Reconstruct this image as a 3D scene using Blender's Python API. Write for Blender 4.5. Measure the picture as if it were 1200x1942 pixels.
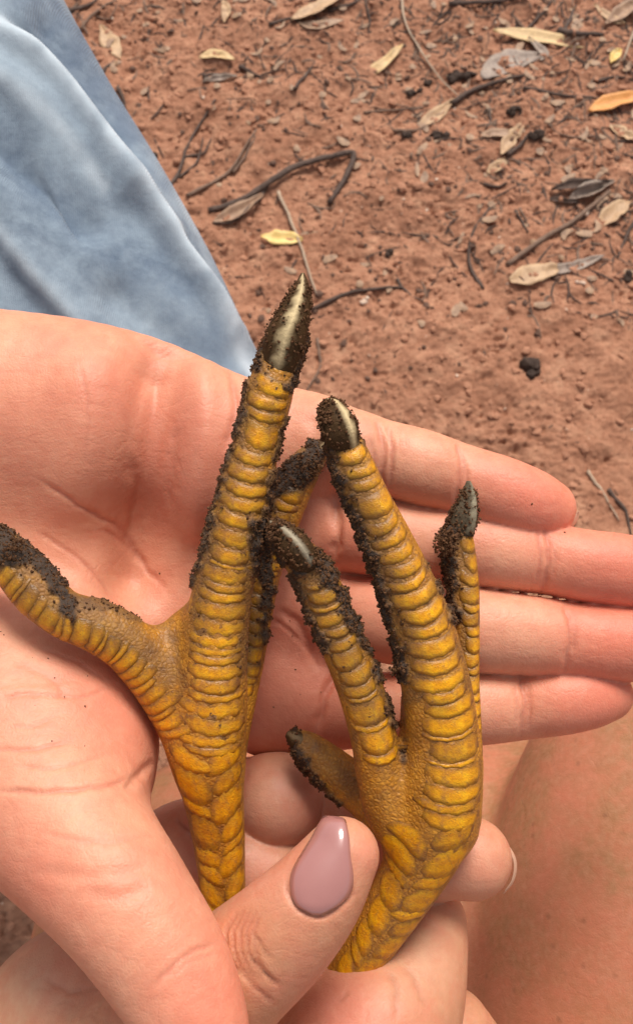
import bpy, math, random
import numpy as np
from mathutils import Vector, Matrix

random.seed(4); rng = np.random.default_rng(4)
scene = bpy.context.scene
for o in list(bpy.data.objects): bpy.data.objects.remove(o)
COL = scene.collection

# ------------------------------------------------------------------ camera, world, sun, exposure
W, H, F = 1200.0, 1942.0, 1800.0          # photograph size and focal length in its pixels
CAM_Z, PITCH = 0.82, 20.0
cam = bpy.data.cameras.new('camera'); camo = bpy.data.objects.new('camera', cam); COL.objects.link(camo)
cam.sensor_fit = 'VERTICAL'; cam.sensor_height = 36.0; cam.lens = F / H * 36.0
cam.clip_start = 0.01; cam.clip_end = 400.0
camo.location = (0, 0, CAM_Z); camo.rotation_euler = (math.radians(PITCH), 0, 0)
cam.dof.use_dof = True; cam.dof.focus_distance = 0.222; cam.dof.aperture_fstop = 36.0
scene.camera = camo
scene.render.resolution_x, scene.render.resolution_y = 632, 1024

SUN_EL, SUN_AZ = 52.0, 12.0              # azimuth from +Y towards +X
world = bpy.data.worlds.new('World'); scene.world = world; world.use_nodes = True
wn = world.node_tree.nodes; wn.clear()
sky = wn.new('ShaderNodeTexSky'); sky.sky_type = 'NISHITA'; sky.sun_disc = False
sky.sun_elevation = math.radians(SUN_EL); sky.sun_rotation = math.radians(SUN_AZ)
sky.air_density = 1.0; sky.dust_density = 3.0; sky.ozone_density = 0.6
hs = wn.new('ShaderNodeHueSaturation'); hs.inputs['Saturation'].default_value = 0.30   # thin high cloud: a paler sky
bg = wn.new('ShaderNodeBackground'); bg.inputs['Strength'].default_value = 0.086
wo = wn.new('ShaderNodeOutputWorld')
world.node_tree.links.new(sky.outputs[0], hs.inputs['Color']); world.node_tree.links.new(hs.outputs[0], bg.inputs[0]); world.node_tree.links.new(bg.outputs[0], wo.inputs[0])
sl = bpy.data.lights.new('sun', 'SUN'); sl.energy = 2.05; sl.angle = math.radians(22); sl.color = (1.0, 0.93, 0.84)
so = bpy.data.objects.new('sun', sl); COL.objects.link(so)
el, az = math.radians(SUN_EL), math.radians(SUN_AZ)
sdir = Vector((math.sin(az) * math.cos(el), math.cos(az) * math.cos(el), math.sin(el)))
so.rotation_euler = sdir.to_track_quat('Z', 'Y').to_euler(); so.location = (0.5, 2, 2)
scene.view_settings.view_transform = 'Standard'; scene.view_settings.look = 'None'
scene.view_settings.exposure = 0.68; scene.view_settings.gamma = 1.0
scene.view_settings.use_curve_mapping = False
scene.render.engine = 'CYCLES'; scene.cycles.use_denoising = True
scene.cycles.max_bounces = 6

CM = np.array(Matrix.Translation(camo.location) @ Matrix.Rotation(math.radians(PITCH), 4, 'X'))
CR, CT = CM[:3, :3], CM[:3, 3]
def to_world(v):                          # camera-space millimetres -> world metres
    return (np.asarray(v, float) * 0.001) @ CR.T + CT
def P(px, py, d):                         # point d mm along the view axis behind a photo pixel
    return np.array([(px - W / 2) / F * d, -(py - H / 2) / F * d, -d])
def proj(v):
    v = np.asarray(v); d = -v[:, 2]
    return v[:, 0] / d * F + W / 2, -v[:, 1] / d * F + H / 2
def G(px, py):                            # point on the ground plane behind a photo pixel
    r = CR @ np.array([(px - W / 2) / F, -(py - H / 2) / F, -1.0])
    t = -CT[2] / r[2]; p = CT + r * t
    return p[0], p[1]

# ------------------------------------------------------------------ noise
def _h(i, j, k, s):
    n = (i.astype(np.int64) * 374761393 + j.astype(np.int64) * 668265263 + k.astype(np.int64) * 2147483647 + s * 974711) & 0xffffffff
    n = ((n ^ (n >> 13)) * 1274126177) & 0xffffffff
    n = ((n ^ (n >> 16)) * 2246822519) & 0xffffffff
    return ((n ^ (n >> 15)) & 0xffff) / 32767.5 - 1.0
def noise(x, y, z=None, s=0):
    x = np.asarray(x, float); y = np.asarray(y, float)
    z = np.zeros_like(x) if z is None else np.asarray(z, float)
    i, j, k = np.floor(x), np.floor(y), np.floor(z); a, b, c = x - i, y - j, z - k
    a, b, c = [t * t * (3 - 2 * t) for t in (a, b, c)]
    r = 0
    for di, wa in ((0, 1 - a), (1, a)):
        for dj, wb in ((0, 1 - b), (1, b)):
            for dk, wc in ((0, 1 - c), (1, c)):
                r = r + _h(i + di, j + dj, k + dk, s) * wa * wb * wc
    return r
def fbm(x, y, z=None, o=4, s=0):
    r = 0; a = 1.0; f = 1.0
    for q in range(o):
        r = r + a * noise(np.asarray(x) * f, np.asarray(y) * f, None if z is None else np.asarray(z) * f, s + q * 7)
        a *= .5; f *= 2.03
    return r
def sstep(a, b, x):
    t = np.clip((x - a) / (b - a), 0, 1); return t * t * (3 - 2 * t)

# ------------------------------------------------------------------ material helpers
def mat(name):
    m = bpy.data.materials.new(name); m.use_nodes = True; nt = m.node_tree
    b = nt.nodes['Principled BSDF']; return m, nt, b
def N(nt, t, **kw):
    n = nt.nodes.new(t)
    for k, v in kw.items():
        if k.startswith('i_'): n.inputs[k[2:].replace('_', ' ')].default_value = v
        else: setattr(n, k, v)
    return n
def L(nt, a, b): nt.links.new(a, b)
def ntex(nt, scale, detail=4, rough=.55, coord='Object', dist=0.0):
    tc = N(nt, 'ShaderNodeTexCoord'); n = N(nt, 'ShaderNodeTexNoise')
    n.inputs['Scale'].default_value = scale; n.inputs['Detail'].default_value = detail; n.inputs['Roughness'].default_value = rough
    n.inputs['Distortion'].default_value = dist
    L(nt, tc.outputs[coord], n.inputs['Vector']); return n.outputs['Fac']
def ramp(nt, src, stops):
    r = N(nt, 'ShaderNodeValToRGB'); e = r.color_ramp.elements
    while len(e) < len(stops): e.new(0.5)
    for q, (p, c) in enumerate(stops):
        e[q].position = p; e[q].color = (*c, 1) if len(c) == 3 else c
    L(nt, src, r.inputs[0]); return r.outputs[0]
def mix(nt, fac, a, b, mode='MIX'):
    m = N(nt, 'ShaderNodeMix', data_type='RGBA', blend_type=mode)
    for s, v in ((m.inputs[0], fac), (m.inputs[6], a), (m.inputs[7], b)):
        if hasattr(v, 'default_value') or hasattr(v, 'links'): L(nt, v, s)
        else: s.default_value = v if not isinstance(v, tuple) else ((*v, 1) if len(v) == 3 else v)
    return m.outputs[2]
def mth(nt, op, a, b=0.0, clamp=False):
    m = N(nt, 'ShaderNodeMath', operation=op, use_clamp=clamp)
    for s, v in ((m.inputs[0], a), (m.inputs[1], b)):
        if hasattr(v, 'links'): L(nt, v, s)
        else: s.default_value = v
    return m.outputs[0]
def bump(nt, hgt, dist, strength=1.0, prev=None):
    b = N(nt, 'ShaderNodeBump'); b.inputs['Strength'].default_value = strength; b.inputs['Distance'].default_value = dist
    L(nt, hgt, b.inputs['Height'])
    if prev is not None: L(nt, prev, b.inputs['Normal'])
    return b.outputs[0]
def attr(nt, name, out='Color'):
    a = N(nt, 'ShaderNodeAttribute'); a.attribute_name = name; return a.outputs[out]

# ------------------------------------------------------------------ object helpers
def tag(o, label=None, cat=None, group=None, kind=None):
    if label: o['label'] = label
    if cat: o['category'] = cat
    if group: o['group'] = group
    if kind: o['kind'] = kind
    return o
def make(name, v, f, material, parent=None, smooth=True, cols=None, world=True, origin=None):
    """v: world metres (N,3); f: (M,4) or (M,3) array or list of arrays; origin moved to the mesh's own base centre"""
    v = np.asarray(v, float)
    if origin is None:
        origin = np.array([(v[:, 0].min() + v[:, 0].max()) / 2, (v[:, 1].min() + v[:, 1].max()) / 2, v[:, 2].min()])
    me = bpy.data.meshes.new(name)
    fl = f if isinstance(f, list) else [f]
    fl = [np.asarray(x, np.int32) for x in fl if len(x)]
    vv = (v - origin).astype(np.float32)
    me.vertices.add(len(vv)); me.vertices.foreach_set('co', vv.ravel())
    loops = np.concatenate([x.ravel() for x in fl]); tot = np.concatenate([np.full(len(x), x.shape[1]) for x in fl])
    st = np.concatenate([[0], np.cumsum(tot)[:-1]])
    me.loops.add(len(loops)); me.loops.foreach_set('vertex_index', loops.astype(np.int32))
    me.polygons.add(len(tot)); me.polygons.foreach_set('loop_start', st.astype(np.int32))
    me.polygons.foreach_set('use_smooth', np.full(len(tot), smooth))
    me.update(calc_edges=True); me.validate()
    if cols:
        for nm, c in cols.items():
            c = np.asarray(c, np.float32)
            if c.ndim == 1: c = np.stack([c, c, c], 1)
            a = me.color_attributes.new(nm, 'FLOAT_COLOR', 'POINT')
            a.data.foreach_set('color', np.concatenate([c, np.ones((len(c), 1), np.float32)], 1).ravel())
    o = bpy.data.objects.new(name, me); COL.objects.link(o)
    me.materials.append(material)
    if parent is not None:
        o.parent = parent; o.location = Vector(origin) - parent.location
    else: o.location = origin
    return o
def world_loc(o): return np.array(o.location)
def catmull(p, n):
    p = np.asarray(p, float); p = np.vstack([2 * p[0] - p[1], p, 2 * p[-1] - p[-2]]); out = []
    for i in range(1, len(p) - 2):
        for t in np.arange(n) / n:
            a, b, c, d = p[i - 1:i + 3]
            out.append(.5 * ((2 * b) + (-a + c) * t + (2 * a - 5 * b + 4 * c - d) * t * t + (-a + 3 * b - 3 * c + d) * t ** 3))
    out.append(p[-2]); return np.array(out)

# ------------------------------------------------------------------ implicit bodies (one continuous skin each)
class Chain:
    def __init__(s, pts, n=5, fz=1.0, k=3.0):
        """pts: (px, py, depth mm, radius px)"""
        q = np.array([[*P(a, b, d), r * d / F] for a, b, d, r in pts])
        s.c = catmull(q, n); s.fz = fz; s.k = k
        s.mg = k + 4; m = s.c[:, 3].max() + s.mg; s.c = s.c.astype(np.float32)
        s.lo = s.c[:, :3].min(0) - m; s.hi = s.c[:, :3].max(0) + m
    def d(s, X):
        q = np.maximum(np.maximum(s.lo - X, X - s.hi), 0); dd = (np.sqrt((q ** 2).sum(1)) + s.mg + 4.0).astype(np.float32)
        m = np.all((X > s.lo) & (X < s.hi), 1)
        if m.any():
            x = X[m].astype(np.float32); x[:, 2] *= s.fz
            c = s.c.copy(); c[:, 2] *= s.fz
            if len(x) < 3000:
                a = c[:-1]; ab = c[1:, :3] - a[:, :3]; pa = x[:, None, :] - a[None, :, :3]
                h = np.clip((pa * ab[None]).sum(2) / ((ab * ab).sum(1) + 1e-9), 0, 1)
                e = pa - h[..., None] * ab[None]; best = (np.sqrt((e * e).sum(2)) - (a[:, 3] + h * (c[1:, 3] - a[:, 3]))).min(1)
            else:
                best = np.full(len(x), 1e9, np.float32)
                X0, X1, X2 = [np.ascontiguousarray(x[:, i]) for i in range(3)]
                for a, b in zip(c[:-1], c[1:]):
                    u0, u1, u2 = b[:3] - a[:3]; L2 = u0 * u0 + u1 * u1 + u2 * u2 + 1e-9
                    p0, p1, p2 = X0 - a[0], X1 - a[1], X2 - a[2]
                    h = (p0 * u0 + p1 * u1 + p2 * u2) / L2; np.clip(h, 0, 1, out=h)
                    p0 -= h * u0; p1 -= h * u1; p2 -= h * u2
                    np.minimum(best, np.sqrt(p0 * p0 + p1 * p1 + p2 * p2) - (a[3] + h * (b[3] - a[3])), out=best)
            dd[m] = best
        return dd
def smin(a, b, k):
    h = np.maximum(k - np.abs(a - b), 0) / k; return np.minimum(a, b) - h * h * k * .25
class Body:
    """core chains melt into each other; each limb melts into the core but keeps a sharp crease against its neighbours"""
    def __init__(s, core, limbs=()): s.core = core; s.limbs = limbs
    def f(s, X):
        D = s.core[0].d(X)
        for c in s.core[1:]: D = smin(D, c.d(X), c.k)
        R = D
        for c in s.limbs: R = np.minimum(R, smin(D, c.d(X), c.k))
        return R
    def grad(s, X, e=.25):
        g = np.stack([s.f(X + np.eye(3)[i] * e) - s.f(X - np.eye(3)[i] * e) for i in range(3)], 1)
        return g / (np.linalg.norm(g, axis=1, keepdims=True) + 1e-9)
    def hit(s, px, py, d0=120.0):          # march from the camera onto the skin
        px = np.asarray(px, float); py = np.asarray(py, float)
        r = np.stack([(px - W / 2) / F, -(py - H / 2) / F, -np.ones_like(px)], 1); rn = r / np.linalg.norm(r, axis=1, keepdims=True)
        t = np.full(len(px), d0)
        for _ in range(70): t = t + np.clip(s.f(rn * t[:, None]), -3, 8) * .8
        return rn * t[:, None]
    def mesh(s, h):
        ch = list(s.core) + list(s.limbs)
        lo = np.min([c.c[:, :3].min(0) - c.c[:, 3].max() for c in ch], 0) - 3; hi = np.max([c.c[:, :3].max(0) + c.c[:, 3].max() for c in ch], 0) + 3
        B = 4; nb = np.ceil((hi - lo) / (h * B)).astype(int) + 1
        g = [lo[i] + np.arange(nb[i] + 1) * h * B for i in range(3)]
        X = np.stack(np.meshgrid(*g, indexing='ij'), -1)
        C = s.f(X.reshape(-1, 3)).reshape(X.shape[:3])
        n = nb * B
        D = np.repeat(np.repeat(np.repeat(np.where(C[:-1, :-1, :-1] < 0, -1., 1.).astype(np.float32), B, 0), B, 1), B, 2)
        near = (np.abs(C[:-1, :-1, :-1] + C[1:, 1:, 1:]) * .5 < h * B * 1.25)
        cell = np.argwhere(near)
        off = np.stack(np.meshgrid(*[np.arange(B)] * 3, indexing='ij'), -1).reshape(-1, 3)
        idx = (cell[:, None, :] * B + off[None]).reshape(-1, 3)
        out = np.empty(len(idx), np.float32)
        for q in range(0, len(idx), 400000):
            out[q:q + 400000] = s.f(lo + idx[q:q + 400000] * h)
        D[idx[:, 0], idx[:, 1], idx[:, 2]] = out
        return surfnet(D, lo, h)
def surfnet(D, lo, h):
    S = D < 0
    c = np.zeros(tuple(np.array(S.shape) - 1), np.uint8)
    for i in (0, 1):
        for j in (0, 1):
            for k in (0, 1):
                c += S[i:S.shape[0] - 1 + i, j:S.shape[1] - 1 + j, k:S.shape[2] - 1 + k]
    act = (c > 0) & (c < 8); A = np.argwhere(act)
    idx = np.full(c.shape, -1, np.int32); idx[act] = np.arange(len(A))
    pos = np.zeros((len(A), 3)); cnt = np.zeros(len(A))
    cor = [(i, j, k) for i in (0, 1) for j in (0, 1) for k in (0, 1)]
    for p in cor:
        for ax in range(3):
            if p[ax]: continue
            q = list(p); q[ax] = 1
            a = D[A[:, 0] + p[0], A[:, 1] + p[1], A[:, 2] + p[2]]; b = D[A[:, 0] + q[0], A[:, 1] + q[1], A[:, 2] + q[2]]
            m = (a < 0) != (b < 0)
            t = np.where(m, a / np.where(m, a - b, 1), 0)
            pt = np.array(p, float)[None] + np.eye(3)[ax][None] * t[:, None]
            pos[m] += pt[m]; cnt[m] += 1
    v = lo + (A + pos / cnt[:, None]) * h
    F_ = []
    for ax in range(3):
        o1, o2 = [(1, 2), (2, 0), (0, 1)][ax]
        sl0 = [slice(None)] * 3; sl1 = [slice(None)] * 3; sl0[ax] = slice(0, -1); sl1[ax] = slice(1, None)
        a, b = S[tuple(sl0)], S[tuple(sl1)]
        E = np.argwhere(a != b); s0 = a[tuple(E.T)]
        ok = (E[:, o1] > 0) & (E[:, o2] > 0) & (E[:, o1] < c.shape[o1]) & (E[:, o2] < c.shape[o2]); E = E[ok]; s0 = s0[ok]
        def cid(d1, d2):
            e = E.copy(); e[:, o1] -= d1; e[:, o2] -= d2; return idx[tuple(e.T)]
        q = np.stack([cid(1, 1), cid(0, 1), cid(0, 0), cid(1, 0)], 1)
        q = np.where(s0[:, None], q, q[:, ::-1]); F_.append(q)
    f = np.concatenate(F_); f = f[(f >= 0).all(1)]
    return v, f
def vnormals(v, f):
    n = np.cross(v[f[:, 2]] - v[f[:, 0]], v[f[:, 3]] - v[f[:, 1]]); out = np.zeros_like(v)
    for i in range(4):
        for a in range(3): out[:, a] += np.bincount(f[:, i], n[:, a], len(v))
    return out / (np.linalg.norm(out, axis=1, keepdims=True) + 1e-12)
def relax(v, f, it=2, lam=.5):
    for _ in range(it):
        s = np.zeros_like(v); c = np.zeros(len(v))
        for i in range(4):
            a, b = f[:, i], f[:, (i + 1) % 4]
            for x in range(3): s[:, x] += np.bincount(a, v[b, x], len(v)) + np.bincount(b, v[a, x], len(v))
            c += np.bincount(a, minlength=len(v)) + np.bincount(b, minlength=len(v))
        v = v + lam * (s / np.maximum(c, 1)[:, None] - v)
    return v
def line_dist(px, py, line, wob=0.0):
    """distance in photo pixels from points to a polyline given on the skin as seen, and the place along it 0..1"""
    line = np.asarray(line, float); best = np.full(len(px), 1e9); tt = np.zeros(len(px)); n = len(line) - 1
    for i, (a, b) in enumerate(zip(line[:-1, :2], line[1:, :2])):
        ab = b - a; h = np.clip(((px - a[0]) * ab[0] + (py - a[1]) * ab[1]) / (ab @ ab + 1e-9), 0, 1)
        d = np.hypot(px - a[0] - h * ab[0], py - a[1] - h * ab[1]); m = d < best
        best[m] = d[m]; tt[m] = (i + h[m]) / n
    return best, tt
def creases(v, f, marks, amp=1.0):
    """marks: (polyline, half width px, depth mm); negative depth raises a ridge. Only on the side that faces the lens."""
    n = vnormals(v, f); px, py = proj(v)
    vd = v / np.linalg.norm(v, axis=1, keepdims=True); face = sstep(0.0, .3, -(n * vd).sum(1))
    disp = np.zeros(len(v)); red = np.zeros(len(v))
    for line, w, dep in marks:
        ln = catmull(np.array(line, float), 6) if len(line) > 2 else np.array(line, float)
        lo, hi = ln.min(0) - 4 * w, ln.max(0) + 4 * w
        m = (px > lo[0]) & (px < hi[0]) & (py > lo[1]) & (py < hi[1]) & (face > 0)
        if not m.any(): continue
        wx = px[m] + noise(px[m] / 17, py[m] / 17, s=3) * (min(w * .6, 3) if w < 12 else 0); wy = py[m] + noise(px[m] / 17, py[m] / 17, s=9) * (min(w * .6, 3) if w < 12 else 0)
        d, t = line_dist(wx, wy, ln)
        prof = np.exp(-(d / w) ** 2) * (sstep(-.02, .22, t) * sstep(1.02, .78, t)) if w < 30 else np.exp(-(d / w) ** 2)
        disp[m] += dep * prof * face[m]
        if w < 9 and dep > 0: red[m] = np.maximum(red[m], prof * min(1, dep / .5))
    return v - n * disp[:, None] * amp, red

# ------------------------------------------------------------------ materials
def skin_material(name, sss=.3, rough=.47, hair=False):
    m, nt, b = mat(name)
    c = attr(nt, 'tone'); n1 = ntex(nt, 55, 4, .6); n2 = ntex(nt, 420, 3, .6)
    c = mix(nt, mth(nt, 'MULTIPLY', ramp(nt, n1, [(.35, (0, 0, 0)), (.7, (1, 1, 1))]), .22), c, (.62, .2, .13))
    c = mix(nt, mth(nt, 'MULTIPLY', ramp(nt, n2, [(.4, (0, 0, 0)), (.75, (1, 1, 1))]), .16), c, (.84, .48, .32))
    c = mix(nt, mth(nt, 'MULTIPLY', ramp(nt, ntex(nt, 170, 4, .7), [(.42, (0, 0, 0)), (.62, (1, 1, 1))]), .26), c, (.60, .17, .10))
    c = mix(nt, mth(nt, 'MULTIPLY', ramp(nt, ntex(nt, 24, 3, .6), [(.45, (0, 0, 0)), (.6, (1, 1, 1))]), .3), c, (.64, .19, .12))
    L(nt, c, b.inputs['Base Color'])
    b.inputs['Subsurface Weight'].default_value = sss; b.inputs['Subsurface Radius'].default_value = (1, .36, .2)
    b.inputs['Subsurface Scale'].default_value = .0035
    b.inputs['Roughness'].default_value = rough; b.inputs['IOR'].default_value = 1.4
    tc = N(nt, 'ShaderNodeTexCoord')
    v = N(nt, 'ShaderNodeTexVoronoi', feature='DISTANCE_TO_EDGE'); v.inputs['Scale'].default_value = 1100; L(nt, tc.outputs['Object'], v.inputs['Vector'])
    h1 = ramp(nt, v.outputs['Distance'], [(0, (0, 0, 0)), (.25, (1, 1, 1))])
    net = ramp(nt, ntex(nt, 75, 3, .55, dist=.4), [(.455, (1, 1, 1)), (.5, (0, 0, 0)), (.545, (1, 1, 1))])
    net2 = ramp(nt, ntex(nt, 150, 3, .6, dist=.8), [(.46, (1, 1, 1)), (.5, (0, 0, 0)), (.54, (1, 1, 1))])
    nb = bump(nt, h1, .00008, .35); nb = bump(nt, net, .0002, .2, nb); nb = bump(nt, net2, .00015, .16, nb)
    nb = bump(nt, ntex(nt, 260, 5, .65, dist=.6), .0004, .22, nb)
    mp = N(nt, 'ShaderNodeMapping'); mp.inputs['Scale'].default_value = (60, 420, 420); L(nt, tc.outputs['Object'], mp.inputs['Vector'])
    nn = N(nt, 'ShaderNodeTexNoise'); nn.inputs['Scale'].default_value = 1; nn.inputs['Detail'].default_value = 3; L(nt, mp.outputs[0], nn.inputs['Vector'])
    nb = bump(nt, nn.outputs['Fac'], .0004, .3, nb)
    L(nt, nb, b.inputs['Normal'])
    return m
SKIN = skin_material('palm_skin'); LEGSKIN = skin_material('leg_skin', .15, .5)
def freckle(m):
    nt = m.node_tree; b = nt.nodes['Principled BSDF']; src = b.inputs['Base Color'].links[0].from_socket
    tc = N(nt, 'ShaderNodeTexCoord'); v = N(nt, 'ShaderNodeTexVoronoi'); v.inputs['Scale'].default_value = 130; L(nt, tc.outputs['Object'], v.inputs['Vector'])
    f = ramp(nt, v.outputs['Distance'], [(.05, (1, 1, 1)), (.17, (0, 0, 0))])
    L(nt, mix(nt, mth(nt, 'MULTIPLY', f, .35), src, (.16, .06, .03)), b.inputs['Base Color'])
freckle(LEGSKIN)

def foot_material():
    m, nt, b = mat('scaly_foot_skin')
    tc = N(nt, 'ShaderNodeTexCoord')
    v = N(nt, 'ShaderNodeTexVoronoi', feature='DISTANCE_TO_EDGE'); v.inputs['Scale'].default_value = 900; L(nt, tc.outputs['Object'], v.inputs['Vector'])
    v2 = N(nt, 'ShaderNodeTexVoronoi', feature='F1'); v2.inputs['Scale'].default_value = 900; L(nt, tc.outputs['Object'], v2.inputs['Vector'])
    edge = ramp(nt, v.outputs['Distance'], [(0, (0, 0, 0)), (.38, (1, 1, 1))])
    n1 = ntex(nt, 140, 4, .6); n2 = ntex(nt, 900, 3, .7)
    c = ramp(nt, n1, [(.3, (.27, .10, .010)), (.52, (.52, .205, .010)), (.72, (.74, .33, .018))])
    c = mix(nt, mth(nt, 'MULTIPLY', v2.outputs['Color'], .3), c, (.66, .36, .07))
    c = mix(nt, mth(nt, 'SUBTRACT', .42, mth(nt, 'MULTIPLY', edge, .42)), c, (.24, .09, .015))
    fl = ramp(nt, ntex(nt, 170, 6, .75, dist=.8), [(.5, (0, 0, 0)), (.66, (1, 1, 1))]); c = mix(nt, mth(nt, 'MULTIPLY', fl, .55), c, (.20, .09, .035))
    c = mix(nt, attr(nt, 'dirt', 'Fac'), c, mix(nt, n2, (.022, .013, .009), (.085, .05, .03)))
    L(nt, c, b.inputs['Base Color'])
    d = attr(nt, 'dirt', 'Fac')
    L(nt, mth(nt, 'ADD', .42, mth(nt, 'MULTIPLY', d, .45)), b.inputs['Roughness'])
    b.inputs['Subsurface Weight'].default_value = .08; b.inputs['Subsurface Radius'].default_value = (1, .5, .1); b.inputs['Subsurface Scale'].default_value = .0015
    nb = bump(nt, edge, .0004, .4); nb = bump(nt, n2, .0005, .5, nb)
    L(nt, nb, b.inputs['Normal']); return m
FOOT = foot_material()
def scale_material():
    m, nt, b = mat('horny_yellow_scale')
    oi = N(nt, 'ShaderNodeObjectInfo')
    n1 = ntex(nt, 260, 4, .65, coord='Generated'); n1.node.inputs['Scale'].default_value = 3.2
    n2 = ntex(nt, 700, 3, .7); n3 = ntex(nt, 2600, 2, .6)
    base = ramp(nt, n1, [(.28, (.70, .25, .003)), (.5, (.90, .40, .003)), (.72, (.95, .50, .010))])
    sn = mth(nt, 'MULTIPLY', attr(nt, 'stain', 'Fac'), ramp(nt, n2, [(.25, (.35, .35, .35)), (.65, (1, 1, 1))]))
    base = mix(nt, mth(nt, 'MULTIPLY', sn, 1.0, True), base, (.25, .098, .02))
    film = ramp(nt, ntex(nt, 130, 6, .75, dist=.8), [(.5, (0, 0, 0)), (.62, (1, 1, 1))])
    base = mix(nt, mth(nt, 'MULTIPLY', film, .55), base, (.22, .105, .05))
    st = ramp(nt, ntex(nt, 330, 5, .7), [(.50, (0, 0, 0)), (.66, (1, 1, 1))])
    base = mix(nt, mth(nt, 'MULTIPLY', st, .5), base, (.30, .11, .045))
    sp = ramp(nt, n3, [(.66, (0, 0, 0)), (.72, (1, 1, 1))])
    base = mix(nt, mth(nt, 'MULTIPLY', sp, .75), base, (.10, .04, .015))
    rim = attr(nt, 'rim', 'Fac')
    base = mix(nt, mth(nt, 'MULTIPLY', rim, .95), base, (.085, .034, .012))
    base = mix(nt, attr(nt, 'dirt', 'Fac'), base, mix(nt, n2, (.03, .018, .012), (.14, .075, .03)))
    L(nt, base, b.inputs['Base Color'])
    L(nt, mth(nt, 'ADD', .22, mth(nt, 'MULTIPLY', n2, .3)), b.inputs['Roughness']); b.inputs['Specular IOR Level'].default_value = .4
    b.inputs['Subsurface Weight'].default_value = .1; b.inputs['Subsurface Radius'].default_value = (1, .5, .08); b.inputs['Subsurface Scale'].default_value = .0015
    mp = N(nt, 'ShaderNodeTexCoord')
    L(nt, bump(nt, n2, .0006, .45, bump(nt, n3, .0003, .4)), b.inputs['Normal']); return m
SCALE = scale_material()
def claw_material():
    m, nt, b = mat('claw_horn'); n = ntex(nt, 500, 4, .65)
    c = mix(nt, mth(nt, 'MULTIPLY', n, .35), attr(nt, 'tone'), (.12, .065, .02)); L(nt, c, b.inputs['Base Color'])
    b.inputs['Specular IOR Level'].default_value = .1; b.inputs['Roughness'].default_value = .6; L(nt, bump(nt, n, .0008, .6), b.inputs['Normal']); return m
CLAW = claw_material()
def soil_material(name, c1, c2, rough=.9):
    m, nt, b = mat(name); c = ramp(nt, ntex(nt, 900, 3, .7), [(.3, c1), (.7, c2)]); L(nt, c, b.inputs['Base Color'])
    b.inputs['Roughness'].default_value = rough; b.inputs['Specular IOR Level'].default_value = .35
    L(nt, bump(nt, ntex(nt, 2500, 3, .7), .0004, .6), b.inputs['Normal']); return m
CRUST = soil_material('damp_dark_soil', (.045, .019, .008), (.17, .08, .036), .7)
CRUST.node_tree.nodes['Principled BSDF'].inputs['Specular IOR Level'].default_value = .15
def nail_material(name, col, coat=1.0, rough=.2):
    m, nt, b = mat(name); n = ntex(nt, 300, 3, .5)
    L(nt, mix(nt, mth(nt, 'MULTIPLY', n, .25), col, tuple(x * .75 for x in col)), b.inputs['Base Color'])
    b.inputs['Roughness'].default_value = rough; b.inputs['Coat Weight'].default_value = coat; b.inputs['Coat Roughness'].default_value = .06
    return m
POLISH = nail_material('mauve_nail_polish', (.40, .17, .15)); NAIL = nail_material('bare_nail', (.62, .36, .24), .2, .4)

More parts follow.
